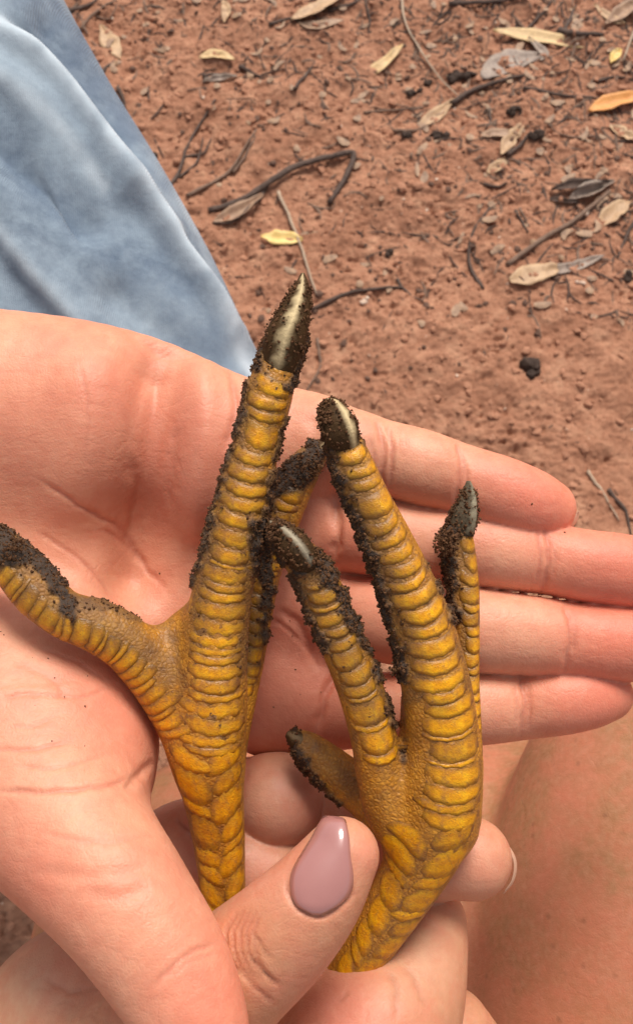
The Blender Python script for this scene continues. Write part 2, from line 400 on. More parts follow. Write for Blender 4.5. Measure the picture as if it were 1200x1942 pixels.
# ------------------------------------------------------------------ ground
def ground_h(x, y):
    h = .007 * fbm(x * 9, y * 9, o=3, s=1) + .0035 * fbm(x * 38, y * 38, o=3, s=21)
    clod = np.abs(noise(x * 120, y * 120, s=33)) ; h = h + .0028 * (1 - clod) ** 2 * sstep(-.3, .5, noise(x * 30, y * 30, s=40))
    pit = noise(x * 210, y * 210, s=50); h = h - .0042 * sstep(.45, .9, pit) * sstep(-.4, .4, noise(x * 26, y * 26, s=44))
    h = h + .0012 * noise(x * 330, y * 330, s=60) + .0007 * noise(x * 600, y * 600, s=61)
    return h
def axis(a, b, step, far):
    c = list(np.arange(a, b, step)); s = step
    while c[-1] < far: s *= 1.22; c.append(c[-1] + s)
    s = step
    while c[0] > -far: s *= 1.22; c.insert(0, c[0] - s)
    return np.array(c)
def build_ground():
    gx = axis(-.46, .44, .0016, 60.0); gy = axis(-.20, .92, .0016, 60.0)
    X, Y = np.meshgrid(gx, gy, indexing='ij'); x, y = X.ravel(), Y.ravel()
    fade = sstep(1.6, .9, np.hypot(x, y - .35))
    z = ground_h(x, y) * fade
    v = np.stack([x, y, z], 1); nx, ny = len(gx), len(gy)
    i, j = np.meshgrid(np.arange(nx - 1), np.arange(ny - 1), indexing='ij'); a = (i * ny + j).ravel()
    f = np.stack([a, a + ny, a + ny + 1, a + 1], 1)
    m, nt, b = mat('red_earth')
    tc = N(nt, 'ShaderNodeTexCoord')
    n0 = ntex(nt, 13, 6, .65); n1 = ntex(nt, 60, 6, .7); n2 = ntex(nt, 420, 5, .75)
    c = ramp(nt, n1, [(.28, (.27, .12, .07)), (.48, (.47, .225, .135)), (.66, (.61, .325, .20)), (.8, (.70, .44, .29))])
    c = mix(nt, mth(nt, 'MULTIPLY', ramp(nt, n0, [(.42, (0, 0, 0)), (.62, (1, 1, 1))]), .6), c, (.37, .165, .095))
    c = mix(nt, mth(nt, 'MULTIPLY', ramp(nt, n2, [(.56, (0, 0, 0)), (.7, (1, 1, 1))]), .5), c, (.17, .075, .045))
    c = mix(nt, mth(nt, 'MULTIPLY', ramp(nt, ntex(nt, 800, 2, .5), [(.68, (0, 0, 0)), (.76, (1, 1, 1))]), .6), c, (.68, .43, .31))
    L(nt, c, b.inputs['Base Color']); b.inputs['Roughness'].default_value = .92; b.inputs['Specular IOR Level'].default_value = .2
    nb = bump(nt, ntex(nt, 300, 6, .75), .004, .6); L(nt, bump(nt, ntex(nt, 1400, 3, .7), .0012, .6, nb), b.inputs['Normal'])
    o = make('ground', v, f, m, origin=np.zeros(3)); tag(o, 'reddish brown bare earth strewn with crumbs of soil', kind='structure'); return o
build_ground()

ICO = None
def ico():
    global ICO
    if ICO is None:
        t = (1 + 5 ** .5) / 2
        v = np.array([(-1, t, 0), (1, t, 0), (-1, -t, 0), (1, -t, 0), (0, -1, t), (0, 1, t), (0, -1, -t), (0, 1, -t), (t, 0, -1), (t, 0, 1), (-t, 0, -1), (-t, 0, 1)], float)
        f = np.array([(0, 11, 5), (0, 5, 1), (0, 1, 7), (0, 7, 10), (0, 10, 11), (1, 5, 9), (5, 11, 4), (11, 10, 2), (10, 7, 6), (7, 1, 8), (3, 9, 4), (3, 4, 2), (3, 2, 6), (3, 6, 8), (3, 8, 9), (4, 9, 5), (2, 4, 11), (6, 2, 10), (8, 6, 7), (9, 8, 1)])
        ICO = v / np.linalg.norm(v[0]), f
    return ICO
def lumps(cent, size, squash=1.0, jag=.35, axes=None):
    v, f = ico(); n = len(cent)
    sc = rng.uniform(.65, 1.35, (n, 1, 3)); sc[..., 2] *= squash
    q = v[None] * (1 + rng.uniform(-jag, jag, (n, 12, 1))) * sc
    a = rng.uniform(0, 6.28, n); ca, sa = np.cos(a)[:, None], np.sin(a)[:, None]
    q = np.stack([q[..., 0] * ca - q[..., 1] * sa, q[..., 0] * sa + q[..., 1] * ca, q[..., 2]], -1)
    V = (q * np.asarray(size)[:, None, None] + cent[:, None]).reshape(-1, 3)
    Fc = (f[None] + (np.arange(n) * 12)[:, None, None]).reshape(-1, 3)
    return V, Fc
def scatter_ground(name, n, smin_, smax, material, label, seed, mask=None):
    x = rng.uniform(-.45, .43, n); y = rng.uniform(-.18, .92, n)
    if mask is not None:
        k = mask(x, y); x, y = x[k], y[k]
    s = smin_ + (smax - smin_) * rng.random(len(x)) ** 4
    c = np.stack([x, y, ground_h(x, y) + s * .15], 1); V, Fc = lumps(c, s, .6)
    o = make(name, V, Fc, material, smooth=False); tag(o, label, kind='stuff'); return o
CR1 = soil_material('red_crumb', (.30, .13, .075), (.52, .26, .155)); CR2 = soil_material('dark_crumb', (.07, .04, .03), (.19, .10, .065)); CR3 = soil_material('pale_grit', (.62, .42, .30), (.75, .6, .48))
scatter_ground('soil_crumbs', 9000, .0008, .0048, CR1, 'loose red crumbs of earth all over the ground', 1)
scatter_ground('dark_debris', 4200, .0007, .0038, CR2, 'dark specks and rotted bits on the red earth', 2, lambda x, y: noise(x * 8, y * 8, s=71) + (y - .35) * 1.2 > -.15)
scatter_ground('pale_grit', 420, .0006, .0022, CR3, 'scattered pale grains of grit on the red earth', 3)

# ------------------------------------------------------------------ litter lying on the ground
def gz(x, y): return float(ground_h(np.array([x]), np.array([y]))[0])
def wood_mat(name, c1, c2):
    m, nt, b = mat(name); n = ntex(nt, 240, 5, .7)
    L(nt, ramp(nt, n, [(.3, c1), (.7, c2)]), b.inputs['Base Color']); b.inputs['Roughness'].default_value = .8
    L(nt, bump(nt, n, .0012, .7), b.inputs['Normal']); return m
WD = wood_mat('dark_wood', (.045, .027, .02), (.14, .085, .062)); WB = wood_mat('brown_wood', (.13, .075, .05), (.27, .165, .11)); WG = wood_mat('pale_stem', (.36, .25, .17), (.56, .42, .3))
def leaf_mat(name, c1, c2, c3):
    m, nt, b = mat(name); n = ntex(nt, 160, 5, .65)
    c = ramp(nt, n, [(.3, c1), (.6, c2)]); c = mix(nt, ramp(nt, ntex(nt, 700, 2), [(.62, (0, 0, 0)), (.72, (1, 1, 1))]), c, c3)
    L(nt, c, b.inputs['Base Color']); b.inputs['Roughness'].default_value = .6; b.inputs['Transmission Weight'].default_value = 0
    L(nt, bump(nt, n, .001, .5), b.inputs['Normal']); return m
LT = leaf_mat('tan_leaf', (.36, .21, .115), (.56, .36, .20), (.22, .12, .07)); LY = leaf_mat('yellow_leaf', (.72, .46, .12), (.80, .58, .22), (.6, .36, .1))
LO = leaf_mat('orange_leaf', (.62, .24, .05), (.74, .33, .09), (.3, .09, .03)); LG = leaf_mat('grey_leaf', (.20, .14, .11), (.36, .27, .21), (.12, .08, .06)); LB = leaf_mat('brown_leaf', (.28, .16, .10), (.42, .26, .16), (.12, .07, .05))
LP = leaf_mat('straw_leaf', (.50, .33, .16), (.68, .46, .22), (.33, .2, .1))
def tube(path, rad, sides=7, seed=0, rough=.18):
    path = np.asarray(path); n = len(path); T = np.gradient(path, axis=0); T /= np.linalg.norm(T, axis=1, keepdims=True) + 1e-12
    up = np.array([0, 0, 1.0]); V = []
    for i in range(n):
        a = np.cross(T[i], up); a /= np.linalg.norm(a) + 1e-9; b = np.cross(a, T[i])
        for k in range(sides):
            t = k * 2 * math.pi / sides; r = rad[i] * (1 + rough * math.sin(k * 2.3 + seed) + rough * rng.uniform(-1, 1))
            V.append(path[i] + r * (math.cos(t) * a + math.sin(t) * b))
    V.append(path[0]); V.append(path[-1]); V = np.array(V); Q = []; T3 = []
    for i in range(n - 1):
        for k in range(sides):
            k2 = (k + 1) % sides; Q.append((i * sides + k, i * sides + k2, (i + 1) * sides + k2, (i + 1) * sides + k))
    for k in range(sides):
        k2 = (k + 1) % sides; T3.append((k2, k, n * sides)); T3.append(((n - 1) * sides + k, (n - 1) * sides + k2, n * sides + 1))
    return V, [np.array(Q), np.array(T3)]
def mm_ground(px): return px * 1.03 * CAM_Z / F   # photo pixels -> metres on the ground, about
def twig(pts, rpx, material, label, lift=0.0, cat='twig', name='twig', group=None, forks=(), taper=.45, arch=0.0):
    def path(pp, r0, r1):
        q = catmull(np.array([G(*p) for p in pp]), 5); n = len(q); t = np.linspace(0, 1, n)
        q = q + np.stack([fbm(t * 7, t * 0 + len(pp) + r0 * 999, o=2, s=5), fbm(t * 7, t * 0 + 4.4, o=2, s=8)], 1) * .0009
        r = r0 + (r1 - r0) * t; g = ground_h(q[:, 0], q[:, 1]); g = np.convolve(np.pad(g, 2, 'edge'), np.ones(5) / 5, 'valid')
        z = g + r * .75 + lift + arch * np.sin(np.pi * t)
        return np.column_stack([q, z]), r
    r0 = mm_ground(rpx); p, r = path(pts, r0, r0 * taper); V, Fc = tube(p, r, seed=len(pts))
    o = make(name, V, Fc, material); tag(o, label, cat, group)
    for fk in forks:
        p, r = path(fk, r0 * .7, r0 * .3); V, Fc = tube(p, r, 6); make('side_twig', V, Fc, material, parent=o)
    return o
def leaf(pts, wpx, material, label, curl=.25, lift=.0002, tilt=0.0, notch=0.0, cat='leaf', name='leaf', shape=1.0, na=15, nc=8):
    q = catmull(np.array([G(*p) for p in pts]), 8); n = len(q); t = np.linspace(0, 1, n)
    w = mm_ground(wpx) * .5 * np.maximum(np.sin(np.pi * np.clip(t * .96 + .02, 0, 1)) ** (.75 * shape), .05)
    w = w * (1 + .22 * noise(t * 5, t * 0 + wpx, s=2) + .1 * noise(t * 14, t * 0 + wpx, s=3)) * (1 - notch * np.exp(-((t - .55) / .07) ** 2))
    T = np.gradient(q, axis=0); T /= np.linalg.norm(T, axis=1, keepdims=True); Nn = np.stack([-T[:, 1], T[:, 0]], 1)
    u = np.linspace(-1, 1, nc); V = []
    zb = np.median(ground_h(q[:, 0], q[:, 1]))
    for side in (1, 0):
        for i in range(n):
            for s in u:
                p = q[i] + Nn[i] * s * w[i]
                z = zb + .0018 + lift + curl * w[i] * (s * s) + .0016 * noise(np.array(i * .45), np.array(s * 1.6 + wpx), s=4) + tilt * w[i] * s + .15 * curl * mm_ground(wpx) * (2 * t[i] - 1) ** 2
                V.append((p[0], p[1], z - (0 if side else .00045) - .0005 * (abs(s) < .15)))
    V = np.array(V); Q = []; o2 = n * nc
    for i in range(n - 1):
        for k in range(nc - 1):
            a = i * nc + k; Q.append((a, a + nc, a + nc + 1, a + 1)); Q.append((o2 + a, o2 + a + 1, o2 + a + nc + 1, o2 + a + nc))
        a = i * nc; Q.append((a, o2 + a, o2 + a + nc, a + nc)); b = a + nc - 1; Q.append((b, b + nc, o2 + b + nc, o2 + b))
    for k in range(nc - 1):
        Q.append((k, k + 1, o2 + k + 1, o2 + k)); a = (n - 1) * nc + k; Q.append((a, o2 + a, o2 + a + 1, a + 1))
    o = make(name, V, np.array(Q), material); return tag(o, label, cat)
def clod(px, py, rpx, material, label, n=7, name='soil_clod', cat='clod'):
    x, y = G(px, py); r = mm_ground(rpx)
    c = np.array([[x + rng.normal() * r * .5, y + rng.normal() * r * .3, 0] for _ in range(n)]); c[:, 2] = ground_h(c[:, 0], c[:, 1]) + r * .25
    V, Fc = lumps(c, np.full(n, r * .5), .7, .3); o = make(name, V, Fc, material, smooth=False); return tag(o, label, cat)

LS = leaf_mat('scrap_leaf', (.17, .09, .05), (.40, .235, .13), (.08, .045, .03))
BLK = soil_material('black_clod_soil', (.018, .010, .007), (.07, .038, .024), .8)
def splinters(name, n, material, label, lmin, lmax, rad, flat, region):
    VS = []; FS = []; off = 0
    for _ in range(n):
        x, y = region()
        a = rng.uniform(0, math.pi); l = rng.uniform(lmin, lmax); r = rad * rng.uniform(.5, 1.3); k = 4
        t = np.linspace(-.5, .5, k); b = rng.normal() * .5
        qx = x + l * (t * math.cos(a) - b * (t * t) * math.sin(a)); qy = y + l * (t * math.sin(a) + b * t * t * math.cos(a)); qz = ground_h(qx, qy)
        qz = qz * .5 + qz.mean() * .5 + r * .6
        nx, ny = -math.sin(a), math.cos(a); w = r * np.array([.5, 1, .9, .35])
        for s1, s2 in ((1, 0), (0, flat), (-1, 0), (0, -flat)): VS.append(np.column_stack([qx + nx * w * s1, qy + ny * w * s1, qz + w * s2]))
        for c in range(4):
            for i in range(k - 1): FS.append((off + c * k + i, off + c * k + i + 1, off + ((c + 1) % 4) * k + i + 1, off + ((c + 1) % 4) * k + i))
        FS += [(off, off + k, off + 2 * k, off + 3 * k), (off + k - 1, off + 4 * k - 1, off + 3 * k - 1, off + 2 * k - 1)]; off += 4 * k
    o = make(name, np.vstack(VS), np.array(FS), material, smooth=False); return tag(o, label, kind='stuff')
def reg_all():
    return rng.uniform(-.40, .38), rng.uniform(-.1, .85)
def reg_top():
    while True:
        px, py = rng.uniform(120, 1250), rng.uniform(-60, 620)
        d = (px - 500) / 700 * .6 + (420 - py) / 420 * .6
        if rng.random() < np.clip(d, .06, 1): return G(px, py)
splinters('twig_splinters', 700, WD, 'broken dark splinters of twig strewn over the earth, densest upper right', .004, .04, .001, .8, reg_top)
splinters('bark_splinters', 480, WB, 'broken brown splinters of bark strewn over the earth', .004, .032, .0013, .6, reg_top)
splinters('leaf_scraps', 240, LS, 'small dull brown scraps of leaf on the earth', .004, .018, .0034, .12, reg_top)
splinters('stray_splinters', 160, WD, 'few short dark splinters over the whole bare ground', .003, .011, .0006, .8, reg_all)
# leaves
leaf([(553, 52), (600, 30), (668, -14)], 52, LT, 'broad tan leaf at the top edge with a dark gap under it', .3, .003, -.3, notch=.2)
leaf([(566, 58), (600, 62), (652, 50)], 22, LB, 'narrow brown leaf tucked under the broad tan leaf', .2)
leaf([(690, 144), (722, 122), (764, 82)], 27, LP, 'small wavy straw coloured leaf lying alone on bare earth', .35)
leaf([(934, 58), (1030, 72), (1138, 92)], 44, LP, 'long pale straw leaf tapering to the right near the top', .2, .003)
leaf([(912, 148), (960, 118), (1030, 104)], 68, LG, 'wide dull grey leaf below the long pale straw leaf', .1, .0)
leaf([(788, 246), (822, 222), (862, 188)], 30, LT, 'tan leaf at the end of the bent brown stick', .25)
leaf([(1112, 219), (1160, 200), (1230, 186)], 44, LO, 'bright orange leaf at the right edge of the picture', .3, .003)
leaf([(495, 449), (528, 453), (574, 455)], 34, LY, 'bright yellow oval leaf just above the tallest claw', .2, .002, shape=.7)
leaf([(962, 545), (1000, 533), (1052, 520)], 46, LT, 'blunt tan leaf below the long straight stick', .15, shape=.55)
leaf([(1030, 522), (1085, 512), (1142, 490)], 26, LG, 'narrow greyish leaf sticking out from the blunt tan leaf', .2)
leaf([(378, 118), (410, 110), (446, 120)], 22, LP, 'tiny yellowish leaf right of the blue cloth, near the top', .2)
leaf([(1140, 62), (1172, 40), (1205, 14)], 34, LB, 'curled brown leaf in the top right corner', .5, .003)
leaf([(1120, 22), (1150, 48), (1180, 58)], 20, LT, 'thin curved tan leaf crossing the curled brown corner leaf', .3)
leaf([(948, 300), (966, 270), (992, 238)], 30, LT, 'torn tan leaf below the grey leaf', .3, notch=.4)
leaf([(922, 330), (940, 318), (965, 300)], 22, LT, 'small tan scrap below the torn tan leaf', .3)
leaf([(405, 428), (445, 412), (500, 375)], 30, LB, 'brown rolled leaf lying under the hooked twig', .6)
leaf([(1128, 436), (1158, 408), (1192, 384)], 40, LT, 'crumpled tan leaf right of the straight stick, at the edge', .4, notch=.3)
leaf([(192, 48), (208, 78), (228, 112)], 40, LT, 'pale pinkish leaf beside the blue cloth at the top', .15)
leaf([(1150, 248), (1178, 262), (1206, 274)], 30, LT, 'ragged tan leaf under the orange leaf', .3, notch=.4)
leaf([(384, 160), (415, 154), (450, 148)], 18, LG, 'grey curled strip of leaf near the blue cloth', .7)
leaf([(424, 8), (430, 28), (426, 52)], 20, LT, 'short upright tan leaf scrap at the top edge', .4)
leaf([(1074, 388), (1110, 372), (1160, 352)], 30, LG, 'dark split bark strip under the end of the straight stick', .8, name='bark_strip', cat='bark')
leaf([(1040, 372), (1090, 362), (1150, 356)], 24, WD, 'blackish curled bark strip above the split one', .8, .003, name='bark_strip', cat='bark')
leaf([(1036, 386), (1064, 390), (1094, 392)], 16, WD, 'short dark flake at the left end of the bark strips', .6, name='bark_strip', cat='bark')
leaf([(1152, 132), (1160, 120), (1172, 106)], 20, LY, 'tiny yellow bud near the right edge', .5, name='bud', cat='bud')
leaf([(1000, 72), (1030, 104), (1012, 118)], 20, LG, 'small grey leaf flake right of the wide grey leaf', .4)
leaf([(905, 265), (940, 258), (985, 262)], 20, LB, 'brown leaf flake left of the torn tan leaf', .3)
# twigs
twig([(395, 403), (450, 384), (505, 352), (560, 322), (615, 305), (668, 295), (655, 338), (622, 386)], 6.5, WD, 'dark hooked twig bent back sharply at its right end', arch=.004, taper=.9, forks=[[(505, 352), (485, 385), (440, 428), (405, 430)]])
twig([(315, 372), (338, 335), (352, 290), (375, 245), (410, 200)], 5.5, WD, 'forked dark twig close to the edge of the blue cloth', forks=[[(338, 340), (372, 310), (385, 262)], [(350, 300), (385, 290), (400, 262)]])
twig([(355, 376), (410, 345), (448, 308), (485, 252)], 6, WB, 'brown twig between the forked twig and the hooked twig', forks=[[(440, 325), (462, 300), (484, 262)]])
twig([(528, 362), (556, 430), (578, 492), (600, 560)], 5, WG, 'pale dry stem running down to the tallest claw', lift=.002, name='stem', cat='stem')
twig([(590, 588), (660, 556), (712, 545), (762, 540)], 5.5, WD, 'dark twig lying to the right of the tallest claw', forks=[[(752, 524), (770, 548), (806, 568)]], taper=.7)
twig([(762, -10), (770, 45), (800, 98), (835, 140), (868, 182)], 3.6, WG, 'long thin pale stem slanting down from the top edge', name='stem', cat='stem', lift=.003)
twig([(958, 514), (1020, 468), (1080, 430), (1152, 368)], 7, WB, 'long straight brown stick near the right edge', taper=.9)
twig([(914, 552), (892, 500), (892, 455), (918, 410), (944, 385)], 4.5, WD, 'thin dark twig curved like a sickle')
twig([(855, 198), (900, 172), (945, 160), (992, 150)], 8, WD, 'bent brown stick in front of the grey leaf', arch=.003)
twig([(746, 250), (780, 252), (822, 235)], 5, WB, 'short brown twig under the tan leaf of the bent stick')
twig([(988, 176), (1050, 184), (1138, 192)], 5, WD, 'straight dark twig pointing at the orange leaf')
twig([(1058, 58), (1090, 74), (1138, 78)], 9, WD, 'thick dark twig lying on the long straw leaf', forks=[[(1066, 66), (1078, 40), (1090, 10)]])
twig([(850, 14), (920, 8), (1000, 2)], 7, WD, 'dark stick along the top edge, right of the middle', lift=.002)
twig([(1000, 48), (1028, 22), (1052, -8)], 5, WD, 'short dark twig rising to the top edge')
twig([(128, 22), (165, 8), (200, -12)], 6, WD, 'dark twig at the top edge nearest to the blue cloth')
twig([(150, 52), (180, 22), (222, 0)], 5, WB, 'brown twig below the one at the top edge by the cloth', forks=[[(180, 24), (205, 30), (222, 8)]])
twig([(196, 146), (206, 132), (218, 118)], 5, WD, 'stubby dark twig touching the pale pinkish leaf')
twig([(228, 180), (236, 200), (240, 226)], 6, WD, 'stubby dark twig close against the edge of the blue cloth')
twig([(386, 148), (415, 142), (448, 146)], 6, WD, 'dark splinter along the grey curled leaf strip')
twig([(558, 182), (575, 155), (597, 124)], 5, WD, 'short slanting twig below the broad tan leaf')
twig([(688, 216), (740, 202), (808, 196)], 3.6, WB, 'fine twig left of the bent brown stick')
twig([(972, 408), (984, 428), (996, 452)], 4, WD, 'left twig of a short pair below the sickle twig')
twig([(982, 402), (992, 424), (1000, 440)], 3.5, WB, 'right twig of a short pair below the sickle twig')
twig([(1202, 420), (1184, 452), (1170, 490)], 5, WD, 'dark twig at the right edge above the dark stone')
twig([(1196, 10), (1198, 60), (1176, 128)], 5, WG, 'pale curved stem in the top right corner', name='stem', cat='stem', lift=.003)
twig([(1112, 892), (1140, 935), (1170, 990)], 4, WG, 'thin pale stem above the finger tips at the right', name='stem', cat='stem')
twig([(1150, 930), (1180, 972), (1192, 1018)], 5, WD, 'dark root beside the thin pale stem at the right')
twig([(925, 210), (928, 232), (918, 250)], 4, WD, 'tiny dark twig under the bent brown stick')
twig([(960, 300), (978, 285), (1004, 258)], 7, WD, 'dark twig under the torn tan leaf')
twig([(915, 350), (942, 356), (960, 352)], 5, WD, 'dark twig just left of the bark strips')
twig([(600, 640), (606, 690), (576, 742)], 4, WB, 'thin buried root beside the tallest claw')
twig([(690, 5), (700, 40), (696, 60)], 4, WD, 'short upright twig by the broad tan leaf')
twig([(622, 30), (660, 18), (700, 0)], 5, WD, 'dark twig along the right side of the broad tan leaf')
twig([(510, 58), (540, 48), (568, 42)], 5, WD, 'dark twig left of the broad tan leaf')
twig([(455, 128), (475, 138), (498, 146)], 6, WD, 'dark stub right of the tiny yellowish leaf')
twig([(1100, 268), (1060, 262), (1030, 240)], 3.5, WB, 'fine twig right of the torn tan leaf')
twig([(1130, 160), (1165, 150), (1200, 150)], 4, WD, 'dark twig just above the orange leaf')
clod(812, 146, 16, BLK, 'left one of two black clods by the long thin stem')
clod(872, 138, 22, BLK, 'larger right one of two black clods by the long thin stem', 10)
clod(785, 170, 14, BLK, 'small black crumb pile below the left black clod')
clod(1000, 704, 24, BLK, 'black flat clod alone above the fingers', 9)
clod(1190, 524, 15, BLK, 'dark grey stone at the right edge', 5, 'stone', 'stone')
clod(835, 262, 18, BLK, 'dark crumb pile under the bent brown stick', 9)
clod(770, 262, 15, BLK, 'dark crumb pile at the foot of the short brown twig', 6)
clod(965, 220, 16, BLK, 'dark grey lump above the torn tan leaf', 5)
clod(1012, 262, 18, BLK, 'dark lump at the top of the torn tan leaf', 6)
clod(735, 475, 13, BLK, 'dark flat crumb in the bare middle of the ground', 5)
clod(1012, 640, 13, CR2, 'small grey lump above the lone black flat clod', 4)
clod(292, 291, 11, BLK, 'small dark stone close to the edge of the blue cloth', 3, 'stone', 'stone')
clod(690, 566, 12, CR3, 'small pale stone touching the twig right of the tallest claw', 3, 'stone', 'stone')
clod(1098, 545, 11, CR3, 'small pale stone below the blunt tan leaf', 3, 'stone', 'stone')
clod(1108, 412, 12, CR3, 'small pale stone under the straight brown stick', 3, 'stone', 'stone')
clod(858, 520, 12, CR1, 'small brick red stone left of the sickle twig', 3, 'stone', 'stone')

# ------------------------------------------------------------------ blue trouser leg
def build_trousers():
    B = Body([Chain([(-420, -420, 500, 350), (-230, 30, 480, 325), (-95, 290, 470, 325), (40, 520, 462, 322), (185, 760, 455, 320), (330, 1010, 450, 320)], 6, 1.25, 10),
              Chain([(-600, 300, 470, 380), (-300, 700, 455, 380), (0, 1150, 450, 340)], 5, 1.3, 60)])
    v, f = B.mesh(2.2); v = relax(v, f, 3)
    px, py = proj(v); n = vnormals(v, f)
    v = v - n * (3.0 * fbm((px * .87 - py * .49) / 90, (px * .49 + py * .87) / 420, o=2, s=11))[:, None]
    marks = [([(-40, 20), (60, 105), (170, 235), (290, 400), (400, 560), (490, 700)], 20, -9.0), ([(0, 20), (90, 90), (190, 205), (300, 350)], 12, 5.0),
             ([(50, 0), (120, 90), (200, 200), (280, 330)], 26, 5.0),
             ([(-30, 240), (60, 325), (165, 425)], 34, 9.0), ([(-30, 130), (60, 180), (150, 270), (230, 360)], 34, -5.0),
             ([(-20, 420), (60, 520), (150, 620), (200, 700)], 26, -5.0), ([(0, 480), (90, 600), (160, 690)], 30, 4),
             ([(230, 560), (300, 620), (420, 690)], 40, 5.0), ([(330, 430), (400, 520), (470, 620)], 18, 4.0)]
    v, _ = creases(v, f, marks)
    m, nt, b = mat('washed_denim')
    n0 = ntex(nt, 15, 6, .62, dist=.5); n1 = ntex(nt, 90, 6, .75)
    c = ramp(nt, n0, [(.33, (.085, .125, .18)), (.47, (.17, .22, .28)), (.6, (.25, .31, .37)), (.72, (.38, .45, .51))])
    c = mix(nt, mth(nt, 'MULTIPLY', ramp(nt, n1, [(.4, (0, 0, 0)), (.7, (1, 1, 1))]), .4), c, (.40, .50, .585))
    ridge = attr(nt, 'wear', 'Fac'); c = mix(nt, ridge, c, (.62, .70, .76)); c = mix(nt, attr(nt, 'fold_shade', 'Fac'), c, (.07, .115, .19))
    L(nt, c, b.inputs['Base Color']); b.inputs['Roughness'].default_value = .9; b.inputs['Sheen Weight'].default_value = .15
    tc = N(nt, 'ShaderNodeTexCoord'); wv = N(nt, 'ShaderNodeTexWave'); wv.inputs['Scale'].default_value = 420; wv.inputs['Distortion'].default_value = 2; L(nt, tc.outputs['Object'], wv.inputs['Vector'])
    nb = bump(nt, n1, .0012, .5); nb = bump(nt, wv.outputs['Fac'], .0004, .5, nb); L(nt, nb, b.inputs['Normal'])
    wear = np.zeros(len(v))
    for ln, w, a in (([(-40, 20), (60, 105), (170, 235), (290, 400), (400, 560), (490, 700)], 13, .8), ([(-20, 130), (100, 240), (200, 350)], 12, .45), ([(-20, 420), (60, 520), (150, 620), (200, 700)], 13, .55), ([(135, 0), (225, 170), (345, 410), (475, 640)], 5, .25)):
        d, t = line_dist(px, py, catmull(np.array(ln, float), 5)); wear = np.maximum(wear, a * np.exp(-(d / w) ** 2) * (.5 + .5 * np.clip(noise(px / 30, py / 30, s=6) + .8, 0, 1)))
    fold_shade = np.zeros(len(v)); mott = np.clip(.7 + .5 * fbm(px / 26, py / 26, o=4, s=77), 0, 1)  # darker, bluer shade of the folds, painted into the cloth colour
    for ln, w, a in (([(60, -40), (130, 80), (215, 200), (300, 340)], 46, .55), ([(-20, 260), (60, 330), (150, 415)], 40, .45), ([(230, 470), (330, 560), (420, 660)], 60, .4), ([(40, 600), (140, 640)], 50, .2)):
        d, t = line_dist(px, py, catmull(np.array(ln, float), 5)); fold_shade = np.maximum(fold_shade, a * np.exp(-(d / w) ** 2) * mott)
    o = make('trouser_leg', to_world(v), f, m, cols={'wear': wear, 'fold_shade': fold_shade})
    tag(o, 'washed light blue denim trouser leg with soft folds, upper left', 'jeans')
build_trousers()

# ------------------------------------------------------------------ bare tanned leg behind the hands
def tone(px, py, base, blobs, v, red=None, redc=(.50, .15, .095), s=0):
    c = np.tile(np.array(base, float), (len(px), 1))
    for x, y, r, a, col in blobs:
        d = np.hypot(px - x, py - y) / r; w = (a * np.exp(-d * d))[:, None]; c = c * (1 - w) + np.array(col) * w
    m = (1 + .06 * fbm(v[:, 0] / 9, v[:, 1] / 9, v[:, 2] / 9, o=3, s=s))[:, None]; c = c * m
    if red is not None: c = c * (1 - .5 * red[:, None]) + np.array(redc) * .5 * red[:, None]
    return np.clip(c, .01, .95)
def build_leg():
    B = Body([Chain([(1900, 1780, 450, 430), (1300, 1790, 440, 430), (900, 1830, 430, 425), (520, 1822, 420, 415), (430, 1900, 415, 380)], 5, 1.1, 10),
              Chain([(1500, 1200, 400, 240), (1340, 1480, 372, 320), (1240, 1780, 352, 340), (1160, 2200, 340, 350)], 5, 1.1, 12)])
    v, f = B.mesh(2.6); v = relax(v, f, 3); px, py = proj(v)
    c = tone(px, py, (.34, .165, .073), [(930, 1450, 110, .4, (.22, .10, .045)), (1010, 1640, 160, .3, (.44, .21, .10))], v, s=5)  # shaded left side and lit ridge of the leg painted into its tone
    tag(make('leg', to_world(v), f, LEGSKIN, cols={'tone': c}), 'bare tanned leg of the person crouching behind the hands, lower right', 'leg')
build_leg()

